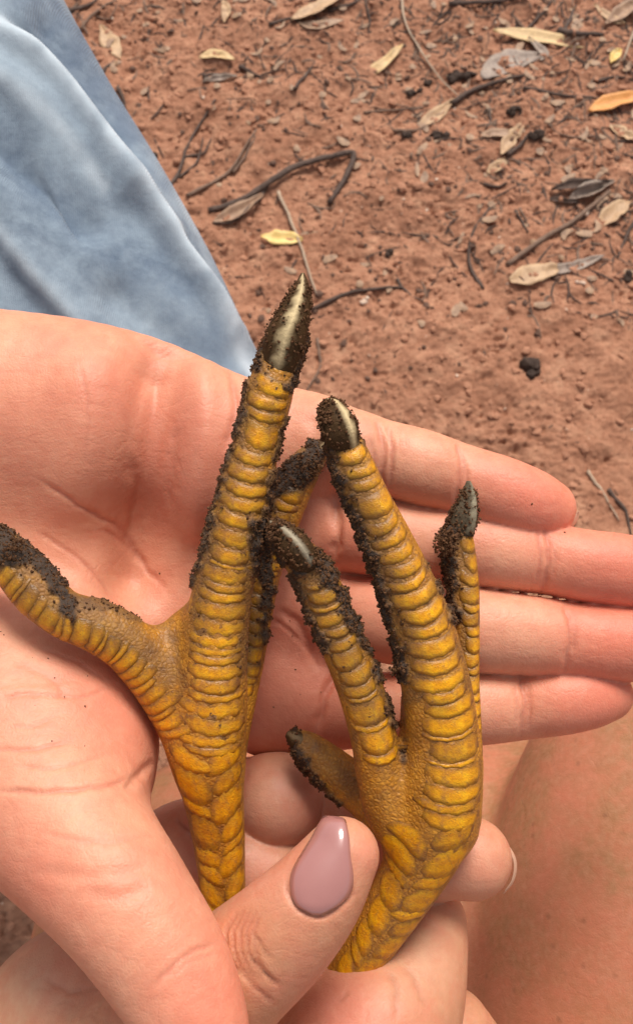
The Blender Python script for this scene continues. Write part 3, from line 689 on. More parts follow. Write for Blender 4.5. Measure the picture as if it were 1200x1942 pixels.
# ------------------------------------------------------------------ open hand (palm to the lens)
PALM = (.71, .32, .195); PINK = (.73, .19, .12); PALE = (.78, .42, .27)
def build_open_hand():
    core = [Chain([(-700, 900, 262, 240), (-400, 880, 262, 245), (-150, 810, 262, 225), (60, 800, 262, 205), (230, 822, 262, 192), (400, 858, 262, 158), (560, 862, 258, 112)], 5, 1.35, 10),
            Chain([(-600, 1050, 268, 240), (-200, 1030, 268, 230), (120, 1010, 271, 190), (360, 1040, 276, 170), (560, 1050, 268, 120)], 5, 1.5, 14),
            Chain([(150, 1150, 270, 190), (360, 1220, 276, 170), (540, 1300, 268, 122)], 4, 1.5, 14),
            Chain([(540, 880, 261, 110), (560, 1090, 267, 118), (560, 1306, 265, 116)], 4, 1.6, 10),
            Chain([(-260, 1240, 262, 210), (20, 1330, 247, 200), (120, 1340, 238, 168), (150, 1400, 232, 145)], 5, 1.15, 20),
            Chain([(-40, 1330, 240, 205), (60, 1470, 224, 182), (150, 1600, 208, 148), (235, 1710, 199, 130), (322, 1840, 194, 117), (372, 1950, 191, 100), (400, 2040, 192, 74)], 6, 1.0, 14)]
    limbs = [Chain([(540, 850, 260, 84), (610, 842, 255, 79), (665, 852, 251, 77), (722, 866, 251, 71), (795, 886, 249, 72.5), (868, 909, 250, 69), (945, 934, 248, 70), (1000, 953, 248, 66), (1036, 964, 250, 55)], 6, 1.08, 7),
             Chain([(540, 985, 266, 82), (640, 1010, 259, 73), (720, 1018, 253, 75), (830, 1033, 251, 71), (940, 1047, 249, 70), (1032, 1060, 250, 67.5), (1110, 1073, 248, 69), (1200, 1086, 248, 69), (1320, 1110, 250, 52)], 6, 1.08, 7),
             Chain([(540, 1140, 267, 86), (650, 1162, 259, 78), (760, 1180, 252, 82), (880, 1193, 248, 82), (1000, 1205, 247.5, 76), (1075, 1212, 248, 72), (1150, 1219, 247, 72), (1220, 1224, 247, 69), (1330, 1238, 248, 52)], 6, 1.08, 7),
             Chain([(520, 1330, 266, 92), (640, 1346, 260, 74), (740, 1346, 254, 71), (840, 1344, 250, 73), (920, 1341, 249, 70), (990, 1337, 250, 65), (1060, 1329, 248, 64.5), (1110, 1323, 248, 60), (1150, 1318, 250, 49)], 6, 1.08, 7)]
    B = Body(core, limbs); v, f = B.mesh(.62); v = relax(v, f, 2)
    marks = [([(432, 700), (446, 750), (442, 810), (425, 860)], 7, .9), ([(300, 700), (292, 800), (275, 940), (262, 1090)], 58, 8.5), ([(380, 700), (385, 850), (370, 1000)], 34, -1.6), ([(160, 720), (150, 850), (130, 960)], 60, -2.0), ([(340, 780), (325, 900), (318, 1000)], 10, .9), ([(240, 860), (250, 960), (238, 1060)], 9, .8), ([(180, 1000), (250, 1050), (330, 1130)], 4, .5), ([(60, 1000), (150, 1060), (230, 1140)], 3.5, .4),
             ([(60, 900), (150, 950), (240, 1030), (330, 1140)], 4.5, .55), ([(395, 1010), (380, 1080), (350, 1140)], 4, .4), ([(150, 680), (170, 780), (165, 880)], 3.5, .25), ([(545, 1080), (585, 1110), (640, 1128)], 4.5, .5), ([(505, 1170), (560, 1205), (612, 1275)], 4, .5), ([(60, 1225), (150, 1258), (220, 1310)], 3.5, .25), ([(60, 1150), (110, 1120), (150, 1110)], 5, .3),
             ([(590, 780), (600, 830), (590, 900)], 16, .7), ([(712, 790), (727, 850), (722, 940)], 5, .8), ([(734, 800), (744, 860), (738, 935)], 4, .55), ([(700, 820), (710, 870), (706, 920)], 3.5, .3), ([(868, 835), (873, 890), (860, 980)], 4.5, .8), ([(878, 850), (884, 905), (878, 950)], 3.5, .4),
             ([(635, 930), (638, 1000), (630, 1070)], 9, 1.3), ([(1030, 995), (1040, 1060), (1026, 1130)], 5, .8), ([(1018, 1000), (1024, 1060), (1016, 1110)], 3.5, .45), ([(1046, 1010), (1052, 1060), (1046, 1100)], 3, .3),
             ([(1070, 1140), (1080, 1205), (1072, 1280)], 5, .8), ([(1084, 1150), (1090, 1200), (1086, 1250)], 3.5, .4), ([(985, 1275), (994, 1335), (984, 1402)], 5, .8), ([(998, 1280), (1004, 1340), (998, 1390)], 3.5, .4), ([(975, 1290), (980, 1340), (974, 1380)], 3, .25),
             ([(654, 1265), (620, 1310), (595, 1400)], 7, 1.2), ([(520, 1150), (570, 1190), (600, 1260)], 8, .8),
             ([(-20, 1498), (80, 1502), (200, 1490), (250, 1470)], 4.5, .6), ([(-20, 1420), (60, 1422), (150, 1400)], 5, .4), ([(0, 1380), (70, 1375), (120, 1350)], 4, .25),
             ([(60, 1575), (180, 1598), (312, 1580)], 6, .22), ([(60, 1650), (180, 1662), (320, 1640)], 14, .35), ([(-10, 1330), (60, 1316), (150, 1322), (220, 1300)], 4, .3), ([(20, 1452), (110, 1456), (210, 1430)], 4, .3), ([(20, 1250), (100, 1290), (130, 1330)], 8, .25),
             ([(236, 1496), (262, 1474), (290, 1440)], 9, .8), ([(285, 1880), (325, 1836), (365, 1806), (425, 1784)], 5, .4), ([(320, 1858), (360, 1824), (415, 1808)], 4, .2),
             ([(150, 1690), (220, 1700), (290, 1680)], 18, .5), ([(430, 860), (470, 960), (500, 1060)], 24, 1.2)]
    v, red = creases(v, f, marks); px, py = proj(v)
    blobs = [(60, 640, 170, .35, (.84, .42, .24)), (150, 760, 160, .4, PINK), (340, 820, 90, .25, PINK), (1010, 950, 120, .85, PINK), (1180, 1080, 120, .8, PINK), (1190, 1210, 110, .7, PINK), (1130, 1330, 115, .75, PINK),
             (190, 1370, 110, .55, PINK), (400, 1900, 120, .65, PINK), (60, 1200, 110, .3, PALE), (120, 1480, 110, .4, PALE), (250, 1690, 60, .25, PINK), (60, 1660, 100, .35, PINK), (780, 870, 70, .3, PALE), (940, 1050, 80, .35, PALE), (960, 1190, 90, .35, PALE), (900, 1340, 60, .3, PALE),
             (680, 1050, 60, .5, PINK), (560, 1230, 150, .7, (.60, .19, .125)), (420, 950, 130, .45, (.62, .22, .14)), (285, 930, 80, .6, (.50, .19, .115)), (300, 800, 60, .3, (.58, .22, .14)), (580, 1000, 90, .3, (.66, .22, .15)), (690, 1160, 70, .2, PALE), (600, 1370, 80, .4, PINK), (380, 1000, 100, .3, PALE)]  # palm redness, with browner tones that paint the shade of its hollow
    c = tone(px, py, PALM, blobs, v, red, s=2)
    o = make('hand', to_world(v), f, SKIN, cols={'tone': c})
    tag(o, 'open hand with its palm up cradling the yellow bird feet, fingers spread to the right', 'hand')
    # nail edge of the little finger
    nail(B, [(1058, 1008), (1078, 1000), (1090, 985), (1094, 968)], 7, NAIL, o, (1.2, 0))
    return B, o
def nail(B, edge, wpx, material, parent, lift):
    """narrow sliver of a nail that shows round the tip: a thin curved plate standing off the flesh"""
    q = catmull(np.array(edge, float), 4); T = np.gradient(q, axis=0); T /= np.linalg.norm(T, axis=1, keepdims=True); Nn = np.stack([T[:, 1], -T[:, 0]], 1)
    cen = q.mean(0); V = []
    dref = -B.hit(np.array([cen[0] - 14 * Nn[len(q) // 2][0] * -1]), np.array([cen[1] - 14]))[0, 2] if False else None
    d0 = NAILD.get('d', 254.0)
    t = np.linspace(-1, 1, len(q)); n = len(q); rows = 4
    for side in (0, 1):
        for i in range(n):
            w = wpx * (1 - t[i] ** 2) ** .5 + 1.0
            for k in range(rows):
                u = k / (rows - 1); p = q[i] + Nn[i] * (u * w - wpx * .65)
                V.append(P(p[0], p[1], d0 - 2.2 + 5.0 * u ** .7 * 0 + 1.2 * (1 - u) + side * .5 + lift[1]))
    Q = []; o2 = n * rows
    for i in range(n - 1):
        for k in range(rows - 1):
            a = i * rows + k; Q += [(a, a + 1, a + rows + 1, a + rows), (o2 + a, o2 + a + rows, o2 + a + rows + 1, o2 + a + 1)]
        a = i * rows; Q.append((a, a + rows, o2 + a + rows, o2 + a)); b = a + rows - 1; Q.append((b, o2 + b, o2 + b + rows, b + rows))
    for k in range(rows - 1):
        Q.append((k, o2 + k, o2 + k + 1, k + 1)); a = (n - 1) * rows + k; Q.append((a, a + 1, o2 + a + 1, o2 + a))
    return make('fingernail', to_world(np.array(V)), np.array(Q), material, parent=parent)
NAILD = {'d': 250.0}
HA, hand_a = build_open_hand()

# ------------------------------------------------------------------ gripping hand with painted thumbnail
TAN = (.53, .255, .135)
def build_grip_hand():
    core = [Chain([(40, 2400, 262, 300), (120, 2150, 255, 270), (205, 1975, 247, 238), (330, 2050, 240, 220), (520, 2200, 232, 200)], 5, 1.35, 10),
            Chain([(200, 2080, 232, 190), (330, 1960, 216, 135), (440, 1852, 208, 118), (525, 1776, 204, 107), (595, 1700, 202, 92), (648, 1622, 203, 71)], 6, 1.05, 12)]
    limbs = [Chain([(560, 2230, 232, 230), (690, 1992, 231, 158), (758, 1902, 236, 120), (802, 1806, 243, 84), (812, 1750, 248, 72)], 6, 1.0, 3),
             Chain([(560, 2150, 262, 150), (640, 1850, 262, 110), (740, 1660, 252, 82), (830, 1626, 243, 79), (893, 1628, 240, 76)], 6, 1.0, 6),
             Chain([(400, 2100, 280, 150), (430, 1800, 283, 110), (440, 1560, 268, 88), (500, 1520, 257, 86), (528, 1516, 253, 88)], 6, 1.0, 4),
             Chain([(250, 1950, 270, 120), (300, 1700, 270, 110), (352, 1600, 258, 82), (430, 1628, 252, 82), (520, 1660, 250, 76)], 6, 1.0, 4),
             Chain([(560, 1900, 262, 90), (600, 1640, 262, 62), (640, 1540, 256, 58), (670, 1560, 252, 52)], 5, 1.0, 4),
             Chain([(1050, 2300, 262, 160), (900, 2050, 262, 100), (850, 1960, 260, 84)], 4, 1.0, 6)]
    B = Body(core, limbs); v, f = B.mesh(.6); v = relax(v, f, 2)
    marks = []
    for q in range(5): # folded skin over the thumb joint
        o = q * 13
        marks.append(([(455 + o * .9, 1722 - o * .2 + q * 2), (428 + o, 1770), (438 + o, 1822), (478 + o * .8, 1872)], 4.2, .75 - .1 * q))
    marks += [([(470, 1815), (500, 1845), (535, 1875)], 4, .6), ([(458, 1850), (490, 1880), (520, 1900)], 4, .4), ([(480, 1770), (496, 1800), (520, 1822)], 3.5, .4),
              ([(548, 1640), (546, 1690), (572, 1728), (612, 1738), (655, 1712), (676, 1670)], 5, .7),
              ([(130, 1795), (180, 1798), (230, 1792)], 10, 1.0), ([(80, 1850), (130, 1880), (200, 1870)], 6, .3),
              ([(332, 1552), (352, 1572), (372, 1590)], 5, .8), ([(730, 1835), (752, 1880), (748, 1940)], 6, .3), ([(765, 1830), (790, 1865), (812, 1925)], 6, .28), ([(640, 1900), (660, 1880)], 4, .3)]
    for q in range(12): # fine crosswise wrinkles on the back of the hand
        x = 60 + 22 * q; y = 1880 + 9 * ((q * 5) % 7); marks.append(([(x, y), (x + 22, y - 8), (x + 48, y + 4)], 3, .12))
    v, red = creases(v, f, marks); px, py = proj(v)
    blobs = [(690, 1620, 50, .6, (.74, .27, .18)), (570, 1690, 60, .4, (.70, .33, .22)), (620, 1790, 70, .35, (.66, .30, .17)), (640, 1930, 90, .65, (.76, .26, .2)), (800, 1820, 80, .3, (.70, .44, .3)), (900, 1640, 90, .55, (.74, .32, .22)),
             (540, 1520, 90, .5, (.62, .32, .25)), (340, 1600, 90, .4, (.64, .36, .28)), (100, 1850, 150, .7, (.68, .42, .28)), (200, 1800, 60, .3, (.42, .23, .16)), (480, 1650, 50, .5, (.62, .28, .22))]
    c = tone(px, py, TAN, blobs, v, red, (.28, .12, .07), s=8)
    o = make('hand', to_world(v), f, SKIN, cols={'tone': c})
    tag(o, 'tanned hand gripping both yellow shanks, thumb in front with mauve nail polish', 'hand')
    # painted nail: a curved plate on the thumb, outline taken row by row across its length
    L_ = catmull(np.array([(592, 1734), (562, 1716), (551, 1684), (555, 1650), (580, 1606), (597, 1580), (614, 1558)], float), 4)
    R_ = catmull(np.array([(606, 1735), (642, 1716), (665, 1690), (669, 1660), (664, 1622), (662, 1592), (655, 1562)], float), 4)
    n, c_ = len(L_), 11; u = np.linspace(0, 1, c_)
    PX = L_[:, None, 0] * (1 - u) + R_[:, None, 0] * u; PY = L_[:, None, 1] * (1 - u) + R_[:, None, 1] * u
    X = B.hit(PX.ravel(), PY.ravel()); g = B.grad(X, .5)
    ed = (1 - (2 * u[None] - 1) ** 4) * np.ones((n, 1)); tt = np.linspace(0, 1, n)[:, None]
    off = (.25 + .75 * ed ** .6 * np.sqrt(np.clip(tt * 6, 0, 1)) + .6 * sstep(.75, 1, tt)).ravel()
    top = X + g * off[:, None]; bot = X - g * .6; V = np.vstack([top, bot]); Q = []; o2 = n * c_
    for i in range(n - 1):
        for k in range(c_ - 1):
            a = i * c_ + k; Q += [(a, a + 1, a + c_ + 1, a + c_), (o2 + a, o2 + a + c_, o2 + a + c_ + 1, o2 + a + 1)]
        a = i * c_; Q.append((a, a + c_, o2 + a + c_, o2 + a)); b = a + c_ - 1; Q.append((b, o2 + b, o2 + b + c_, b + c_))
    for k in range(c_ - 1):
        Q.append((k, o2 + k, o2 + k + 1, k + 1)); a = (n - 1) * c_ + k; Q.append((a, a + 1, o2 + a + 1, o2 + a))
    nl = make('thumbnail', to_world(V), np.array(Q), POLISH, parent=o); nl['label'] = 'mauve polished thumbnail'
    NAILD['d'] = 243.0
    nail(B, [(952, 1694), (972, 1668), (975, 1630), (952, 1594), (920, 1570)], 5, NAIL, o, (1, 0))
    return B, o
HB, hand_b = build_grip_hand()

# ------------------------------------------------------------------ bird feet
def dirt_field(px, py, strokes, s=0):
    """strokes: (polyline with radius px in the third column, strength)"""
    D = np.zeros(len(px)); w = fbm(px / 14, py / 14, o=3, s=s)
    for ln, a in strokes:
        ln = catmull(np.array(ln, float), 4); d, t = line_dist(px, py, ln); r = np.interp(t, np.linspace(0, 1, len(ln)), ln[:, 2])
        D = np.maximum(D, a * sstep(-5, 6, r * .9 - d + w * 8))
        D = np.maximum(D, .55 * a * sstep(-9, 12, r * 1.5 - d + w * 13))
    return D
class Toe:
    def __init__(s, pts, n=8, k=3.0): s.ch = Chain(pts, n, 1.0, k); c = s.ch.c; s.c = c; s.s = np.concatenate([[0], np.cumsum(np.linalg.norm(np.diff(c[:, :3], axis=0), axis=1))]); s.len = s.s[-1]
    def at(s, q):
        c = np.stack([np.interp(q, s.s, s.c[:, i]) for i in range(4)], -1)
        e = .6; t = np.stack([np.interp(q + e, s.s, s.c[:, i]) - np.interp(q - e, s.s, s.c[:, i]) for i in range(3)], -1)
        return c[..., :3], c[..., 3], t / (np.linalg.norm(t, axis=-1, keepdims=True) + 1e-9)
    def q_of(s, px, py):                   # place along the toe nearest to a pixel
        a, b = proj(s.c[:, :3]); return s.s[np.argmin(np.hypot(a - px, b - py))]
UG = np.array([-1, -.9, -.6, -.22, .18, .58, .9, 1.0]); VG = np.array([0, .07, .34, .68, .92, 1.0])
def plates(B, toe, q0, q1, n, parent, dirtf, ang=0.0, half=62, bow=.3, thick=.36, over=.06, slant=0.0, jit=.4, grow=1.0, wave=.12, tp=.22, tpe=6):
    """row of overlapping horny plates from q0 (near the shank) to q1 (near the claw), wrapped on the skin"""
    nu, nv = len(UG), len(VG)
    edges = q0 + (q1 - q0) * (np.linspace(0, 1, n + 1) ** grow); h = np.abs(np.diff(edges)).mean()
    edges[1:-1] += rng.uniform(-jit, jit, n - 1) * h; out = []
    U, V_ = np.meshgrid(UG, VG, indexing='ij'); U = U.ravel(); V_ = V_.ravel(); sd0 = rng.integers(1000)
    for i in range(n):
        a, b = edges[i], edges[i + 1]; L0 = b - a
        hw = math.radians(half * rng.uniform(.78, 1.12)); ac = math.radians(ang + rng.uniform(-8, 8))
        taper = 1 - tp * np.abs(U) ** tpe
        # the seam between two plates is one wavy line shared by both
        w0 = noise(U * 1.7 + 3.1 * i, U * 0 + sd0, s=7) * wave * h; w1 = noise(U * 1.7 + 3.1 * (i + 1), U * 0 + sd0, s=7) * wave * h
        q = a + L0 * (.5 + (V_ - .5) * (1 + over) * taper) + w0 * (1 - V_) + w1 * V_ + bow * h * (U ** 2 - .3) + slant * U * h
        th = ac + U * hw * (1 - .06 * (V_ - .5))
        C, r, T = toe.at(q); view = -C / np.linalg.norm(C, axis=1, keepdims=True)
        Nn = view - (view * T).sum(1, keepdims=True) * T; Nn /= np.linalg.norm(Nn, axis=1, keepdims=True); Bn = np.cross(T, Nn)
        Bn = Bn * np.sign(Bn[:, :1].mean() + 1e-9)       # +angle is always to the right of the picture
        dr = np.cos(th)[:, None] * Nn + np.sin(th)[:, None] * Bn
        t = r * 1.25 + .8
        for _ in range(16): t = t - np.clip(B.f(C + dr * t[:, None]), -2, 6) * .85
        t = np.clip(t, r * .5, r * 1.6 + .8)
        X = C + dr * t[:, None]; g = B.grad(X, .3)
        pv = np.clip(1 - np.abs(2 * V_ - 1) ** 5, 0, 1); pu = np.clip(1 - np.abs(U) ** 6, 0, 1); tk = thick * .6 * rng.uniform(.6, 1.25)
        prof = tk * pv ** .35 * pu - .22 * (1 - pv * pu) + (.20 * (1 - V_) - .03) * pv * pu + .07 * noise(U * 3 + i, V_ * 3, s=17) * pv
        top = X + g * prof[:, None]
        Q = []
        for x in range(nu - 1):
            for y in range(nv - 1): e = x * nv + y; Q.append((e, e + nv, e + nv + 1, e + 1))
        px, py = proj(top); D = dirtf(px, py)
        if D.mean() > .8: continue
        Q = np.array(Q); m = nu // 2 * nv + nv // 2
        if (np.cross(top[m + nv] - top[m], top[m + 1] - top[m]) * g[m]).sum() < 0: Q = Q[:, ::-1]
        rim = np.clip(1 - pv * pu, 0, 1) ** 1.2
        hue = np.full(len(U), np.clip(.5 + .5 * noise(np.array([i * .8]), np.array([sd0 * 1.3]), s=31)[0] + rng.uniform(-.3, .3), 0, 1)) * (.55 + .75 * V_ ** 1.5)
        hue = hue * .85 + .75 * np.abs(U) ** 2.2 + .4 * sstep(.6, 1, V_) - .12 + .25 * noise(U * 2 + i * 3.3, V_ * 2, s=41)
        out.append(make('scale', to_world(top), Q, SCALE, parent=parent, cols={'dirt': D, 'rim': rim, 'stain': np.clip(hue, 0, 1)}))
    return out
def claw(pts, parent, ridge=0.0, side=1.0, dark=(.05, .026, .012), ivory=(.74, .57, .32), flat=.8, rw=.42, r0=.15, grit=0, gt=.6):
    q = np.array([[*P(a, b, d), r * d / F] for a, b, d, r in pts]); c = catmull(q, 6); n = len(c); S_ = 20
    T = np.gradient(c[:, :3], axis=0); T /= np.linalg.norm(T, axis=1, keepdims=True); V = []; tn = []
    for i in range(n):
        view = -c[i, :3] / np.linalg.norm(c[i, :3]); Nn = view - (view @ T[i]) * T[i]; Nn /= np.linalg.norm(Nn); Bn = np.cross(T[i], Nn); Bn *= np.sign(Bn[0] + 1e-9)
        t = i / (n - 1)
        for k in range(S_):
            a = 2 * math.pi * k / S_; r = c[i, 3] * (1 + .12 * math.cos(a - ridge) ** 8 * (1 if math.cos(a - ridge) > 0 else 0))
            V.append(c[i, :3] + r * (math.sin(a) * Bn + flat * math.cos(a) * Nn))
            da = abs((a - ridge + math.pi) % (2 * math.pi) - math.pi)
            w = float(sstep(rw + .12, rw - .1, np.array(da + .06 * math.sin(i * 1.7)))) * float(sstep(r0 - .05, r0 + .05, np.array(t))) * float(sstep(1.02, .96, np.array(t)))
            tn.append(np.array(dark) * (1 - w) + np.array(ivory) * w * (1 - .15 * math.sin(t * 9)))
    V.append(c[0, :3]); V.append(c[-1, :3]); tn += [np.array(dark)] * 2; Q = []; T3 = []
    for i in range(n - 1):
        for k in range(S_):
            k2 = (k + 1) % S_; Q.append((i * S_ + k, i * S_ + k2, (i + 1) * S_ + k2, (i + 1) * S_ + k))
    for k in range(S_):
        k2 = (k + 1) % S_; T3.append((k2, k, n * S_)); T3.append(((n - 1) * S_ + k, (n - 1) * S_ + k2, n * S_ + 1))
    if grit:                               # soil stuck on the dark sides of the claw
        A = np.array(V)[:n * S_].reshape(n, S_, 3); dk = np.array(tn)[:n * S_, 0].reshape(n, S_) < .2
        ii = (rng.random(grit * 3) ** .8 * (n - 2) * gt).astype(int); kk = rng.integers(0, S_, grit * 3); ok = dk[ii, kk]; ii, kk = ii[ok][:grit], kk[ok][:grit]
        w = rng.random((len(ii), 1)); c0 = A[ii, kk] * (1 - w) + A[ii + 1, kk] * w + rng.normal(size=(len(ii), 3)) * .3
        Vg, Fg = lumps(c0, .12 + .34 * rng.random(len(ii)) ** 2.5, 1.0, .4); g = make('soil_crust', to_world(Vg), Fg, CRUST, parent=parent, smooth=False); g['kind'] = 'stuff'
    return make('claw', to_world(np.array(V)), [np.array(Q), np.array(T3)], CLAW, parent=parent, cols={'tone': np.array(tn)})
def crust(v, f, D, parent, n, s0, s1, extra=None, extra_n=0):
    nr = vnormals(v, f); p = np.clip(D - .42, 0, 1) ** 1.3; p = p / p.sum()
    idx = rng.choice(len(v), n, p=p); s = s0 + (s1 - s0) * rng.random(n) ** 3
    c = v[idx] + nr[idx] * (s * .1)[:, None] + rng.normal(size=(n, 3)) * .14
    V, Fc = lumps(c, s, 1.0, .4)
    if extra is not None:
        e = []; es = []
        for (x, y, d, r), m in extra:
            k = rng.normal(size=(m, 3)); k /= np.linalg.norm(k, axis=1, keepdims=True); k *= (rng.random((m, 1)) ** .33) * r * d / F
            e.append(P(x, y, d) + k); es.append(s0 + (s1 * 1.1 - s0) * rng.random(m) ** 2)
        e = np.vstack(e); V2, F2 = lumps(e, np.concatenate(es), 1.0, .4); Fc = np.vstack([Fc, F2 + len(V)]); V = np.vstack([V, V2])
    o = make('soil_crust', to_world(V), Fc, CRUST, parent=parent, smooth=False); o['kind'] = 'stuff'; return o
def build_foot(toes, webs, strokes, label, seed):
    B = Body([t.ch for t in toes] + [Chain(w, 4, 1.0, kk) for w, kk in webs]); v, f = B.mesh(.55); v = relax(v, f, 1)
    px, py = proj(v); n = vnormals(v, f)
    dirtf = lambda x, y: dirt_field(x, y, strokes, seed)
    D = dirtf(px, py)
    lump = fbm(v[:, 0] / 1.5, v[:, 1] / 1.5, v[:, 2] / 1.5, o=3, s=seed + 3)
    # small wrinkles everywhere, lumpy soil where it sticks
    v = v + n * (.045 * lump - .05 + sstep(.4, 1, D) * (.5 + .55 * lump))[:, None]
    o = make('bird_foot', to_world(v), f, FOOT, cols={'dirt': D})
    tag(o, label, 'bird foot', 'yellow scaly bird feet held in the hands')
    return B, v, f, D, o, dirtf

# left foot
m1 = Toe([(425, 1800, 234, 42), (424, 1715, 232, 42), (416, 1600, 229, 49), (404, 1500, 226, 59), (396, 1415, 224, 70), (404, 1320, 222, 66), (407, 1240, 221, 62), (420, 1130, 220, 57), (441, 1030, 219, 54), (466, 930, 218, 50), (489, 830, 218, 44), (508, 755, 218, 46), (524, 700, 218, 40), (545, 645, 219, 36)])
l1 = Toe([(392, 1440, 228, 60), (345, 1355, 226, 56), (300, 1290, 224, 52), (245, 1225, 222, 52), (185, 1188, 220, 50), (120, 1163, 219, 46), (68, 1118, 219, 48), (24, 1068, 220, 44), (-30, 1022, 221, 38)], k=4)
r1 = Toe([(412, 1430, 234, 54), (450, 1330, 236, 36), (468, 1250, 238, 34), (486, 1150, 240, 34), (502, 1070, 241, 36), (535, 970, 241, 40), (572, 895, 241, 34), (596, 862, 241, 24)], k=4)
webs1 = [([(300, 1250, 226, 30), (345, 1190, 227, 30), (390, 1160, 226, 28)], 6), ([(340, 1290, 227, 44), (385, 1230, 227, 40)], 6)]
S1 = [([(478, 720, 15), (448, 850, 20), (408, 1000, 22), (380, 1130, 24), (372, 1230, 14)], .5), ([(10, 1060, 34), (100, 1150, 30), (200, 1190, 30), (290, 1240, 24), (350, 1300, 12)], .42), ([(500, 1010, 40), (480, 1160, 30), (460, 1280, 16)], .55), ([(520, 760, 9), (500, 900, 9), (480, 1040, 9), (455, 1180, 7)], .45),
      ([(566, 540, 4), (538, 590, 14), (500, 640, 26), (484, 690, 18)], 1), ([(586, 590, 10), (572, 660, 16), (552, 735, 8)], 1), ([(476, 700, 8), (455, 790, 9), (430, 860, 12), (404, 960, 12), (386, 1040, 10), (364, 1110, 7)], .95),
      ([(543, 780, 4), (528, 850, 7), (508, 930, 6), (496, 1000, 6)], .8), ([(500, 700, 7), (530, 742, 5), (556, 720, 5)], .9), ([(470, 855, 3), (510, 880, 7), (520, 870, 3)], .4),
      ([(-60, 1000, 40), (10, 1040, 40), (60, 1050, 26)], 1), ([(40, 1020, 20), (90, 1080, 22), (130, 1150, 20), (140, 1170, 10)], 1), ([(150, 1140, 14), (210, 1150, 18), (290, 1165, 16)], .62), ([(290, 1170, 12), (330, 1210, 8), (345, 1290, 3)], .4),
      ([(610, 850, 24), (570, 890, 34), (520, 930, 16), (512, 960, 10)], 1), ([(490, 1000, 22), (500, 1060, 28), (505, 1120, 16), (500, 1200, 6)], 1), ([(520, 1040, 10), (510, 1160, 8), (490, 1260, 4)], .9), ([(395, 1335, 3), (412, 1372, 5), (420, 1400, 3)], .6)]
B1, v1, f1, D1, foot1, df1 = build_foot([m1, l1, r1], webs1, S1, 'left one of two yellow scaly bird feet, longest claw pointing straight up', 1)
plates(B1, m1, m1.q_of(404, 1400), m1.q_of(407, 1230), 8, foot1, df1, 6, 62, bow=.5, thick=.4)
plates(B1, m1, m1.q_of(407, 1230), m1.q_of(441, 1030), 9, foot1, df1, 4, 68, bow=.55)
plates(B1, m1, m1.q_of(441, 1030), m1.q_of(520, 715), 10, foot1, df1, 3, 70, bow=.5, thick=.5, over=-.08)
plates(B1, m1, m1.q_of(424, 1770), m1.q_of(400, 1405), 9, foot1, df1, -36, 44, bow=-.1, slant=-.3, thick=.2, tp=.55, tpe=2, over=.3)
plates(B1, m1, m1.q_of(424, 1745), m1.q_of(400, 1395), 9, foot1, df1, 32, 44, bow=-.1, slant=.3, thick=.2, tp=.55, tpe=2, over=.3)
plates(B1, l1, l1.q_of(352, 1368), l1.q_of(30, 1075), 22, foot1, df1, -38, 48, bow=.3, thick=.38)
plates(B1, r1, r1.q_of(455, 1320), r1.q_of(520, 1000), 14, foot1, df1, 10, 50, bow=.3, thick=.3)
plates(B1, r1, r1.q_of(520, 1000), r1.q_of(562, 920), 3, foot1, df1, -5, 50, bow=.3, thick=.4)
claw([(524, 715, 217, 30), (540, 645, 215, 39), (560, 590, 215, 29), (572, 548, 216, 17), (574, 519, 217, 4)], foot1, ridge=-.04, rw=.24, r0=.08, grit=1100, gt=.85)
claw([(-20, 1030, 221, 34), (-70, 1005, 221, 24), (-120, 1000, 222, 8)], foot1, ridge=.2, grit=200)
claw([(590, 872, 241, 24), (606, 850, 240, 18), (618, 838, 240, 6)], foot1, ridge=.2, ivory=(.25, .18, .1))
crust(v1, f1, D1, foot1, 9000, .10, .42, [((500, 1000, 232, 26), 260), ((585, 885, 236, 26), 160), ((30, 1040, 214, 24), 120)])

# right foot
m2 = Toe([(640, 1900, 236, 52), (692, 1808, 232, 46), (745, 1722, 229, 54), (795, 1632, 226, 66), (826, 1550, 223, 78), (838, 1470, 221, 76), (838, 1390, 220, 70), (824, 1290, 218, 66), (803, 1200, 217, 60), (770, 1110, 216, 55), (730, 1020, 215, 49), (694, 940, 214, 42), (668, 880, 214, 40), (650, 835, 215, 34), (636, 795, 217, 28)])
l2 = Toe([(800, 1600, 226, 60), (745, 1540, 224, 52), (722, 1470, 222, 47), (708, 1400, 220, 44), (684, 1310, 219, 44), (650, 1225, 218, 42), (618, 1140, 217, 42), (590, 1085, 216, 40), (560, 1045, 216, 33), (530, 1012, 217, 24)], k=3)
r2 = Toe([(850, 1560, 226, 58), (880, 1470, 228, 36), (888, 1380, 230, 25), (886, 1290, 232, 23), (884, 1210, 233, 25), (880, 1130, 234, 29), (872, 1060, 235, 31), (868, 1010, 235, 27), (878, 975, 236, 20)], k=3)
h2 = Toe([(800, 1600, 232, 55), (720, 1535, 236, 44), (668, 1488, 238, 42), (620, 1450, 239, 39), (585, 1418, 239, 30), (566, 1402, 239, 18)], k=4)
webs2 = [([(735, 1500, 226, 40), (790, 1420, 226, 40), (790, 1330, 225, 30)], 3)]
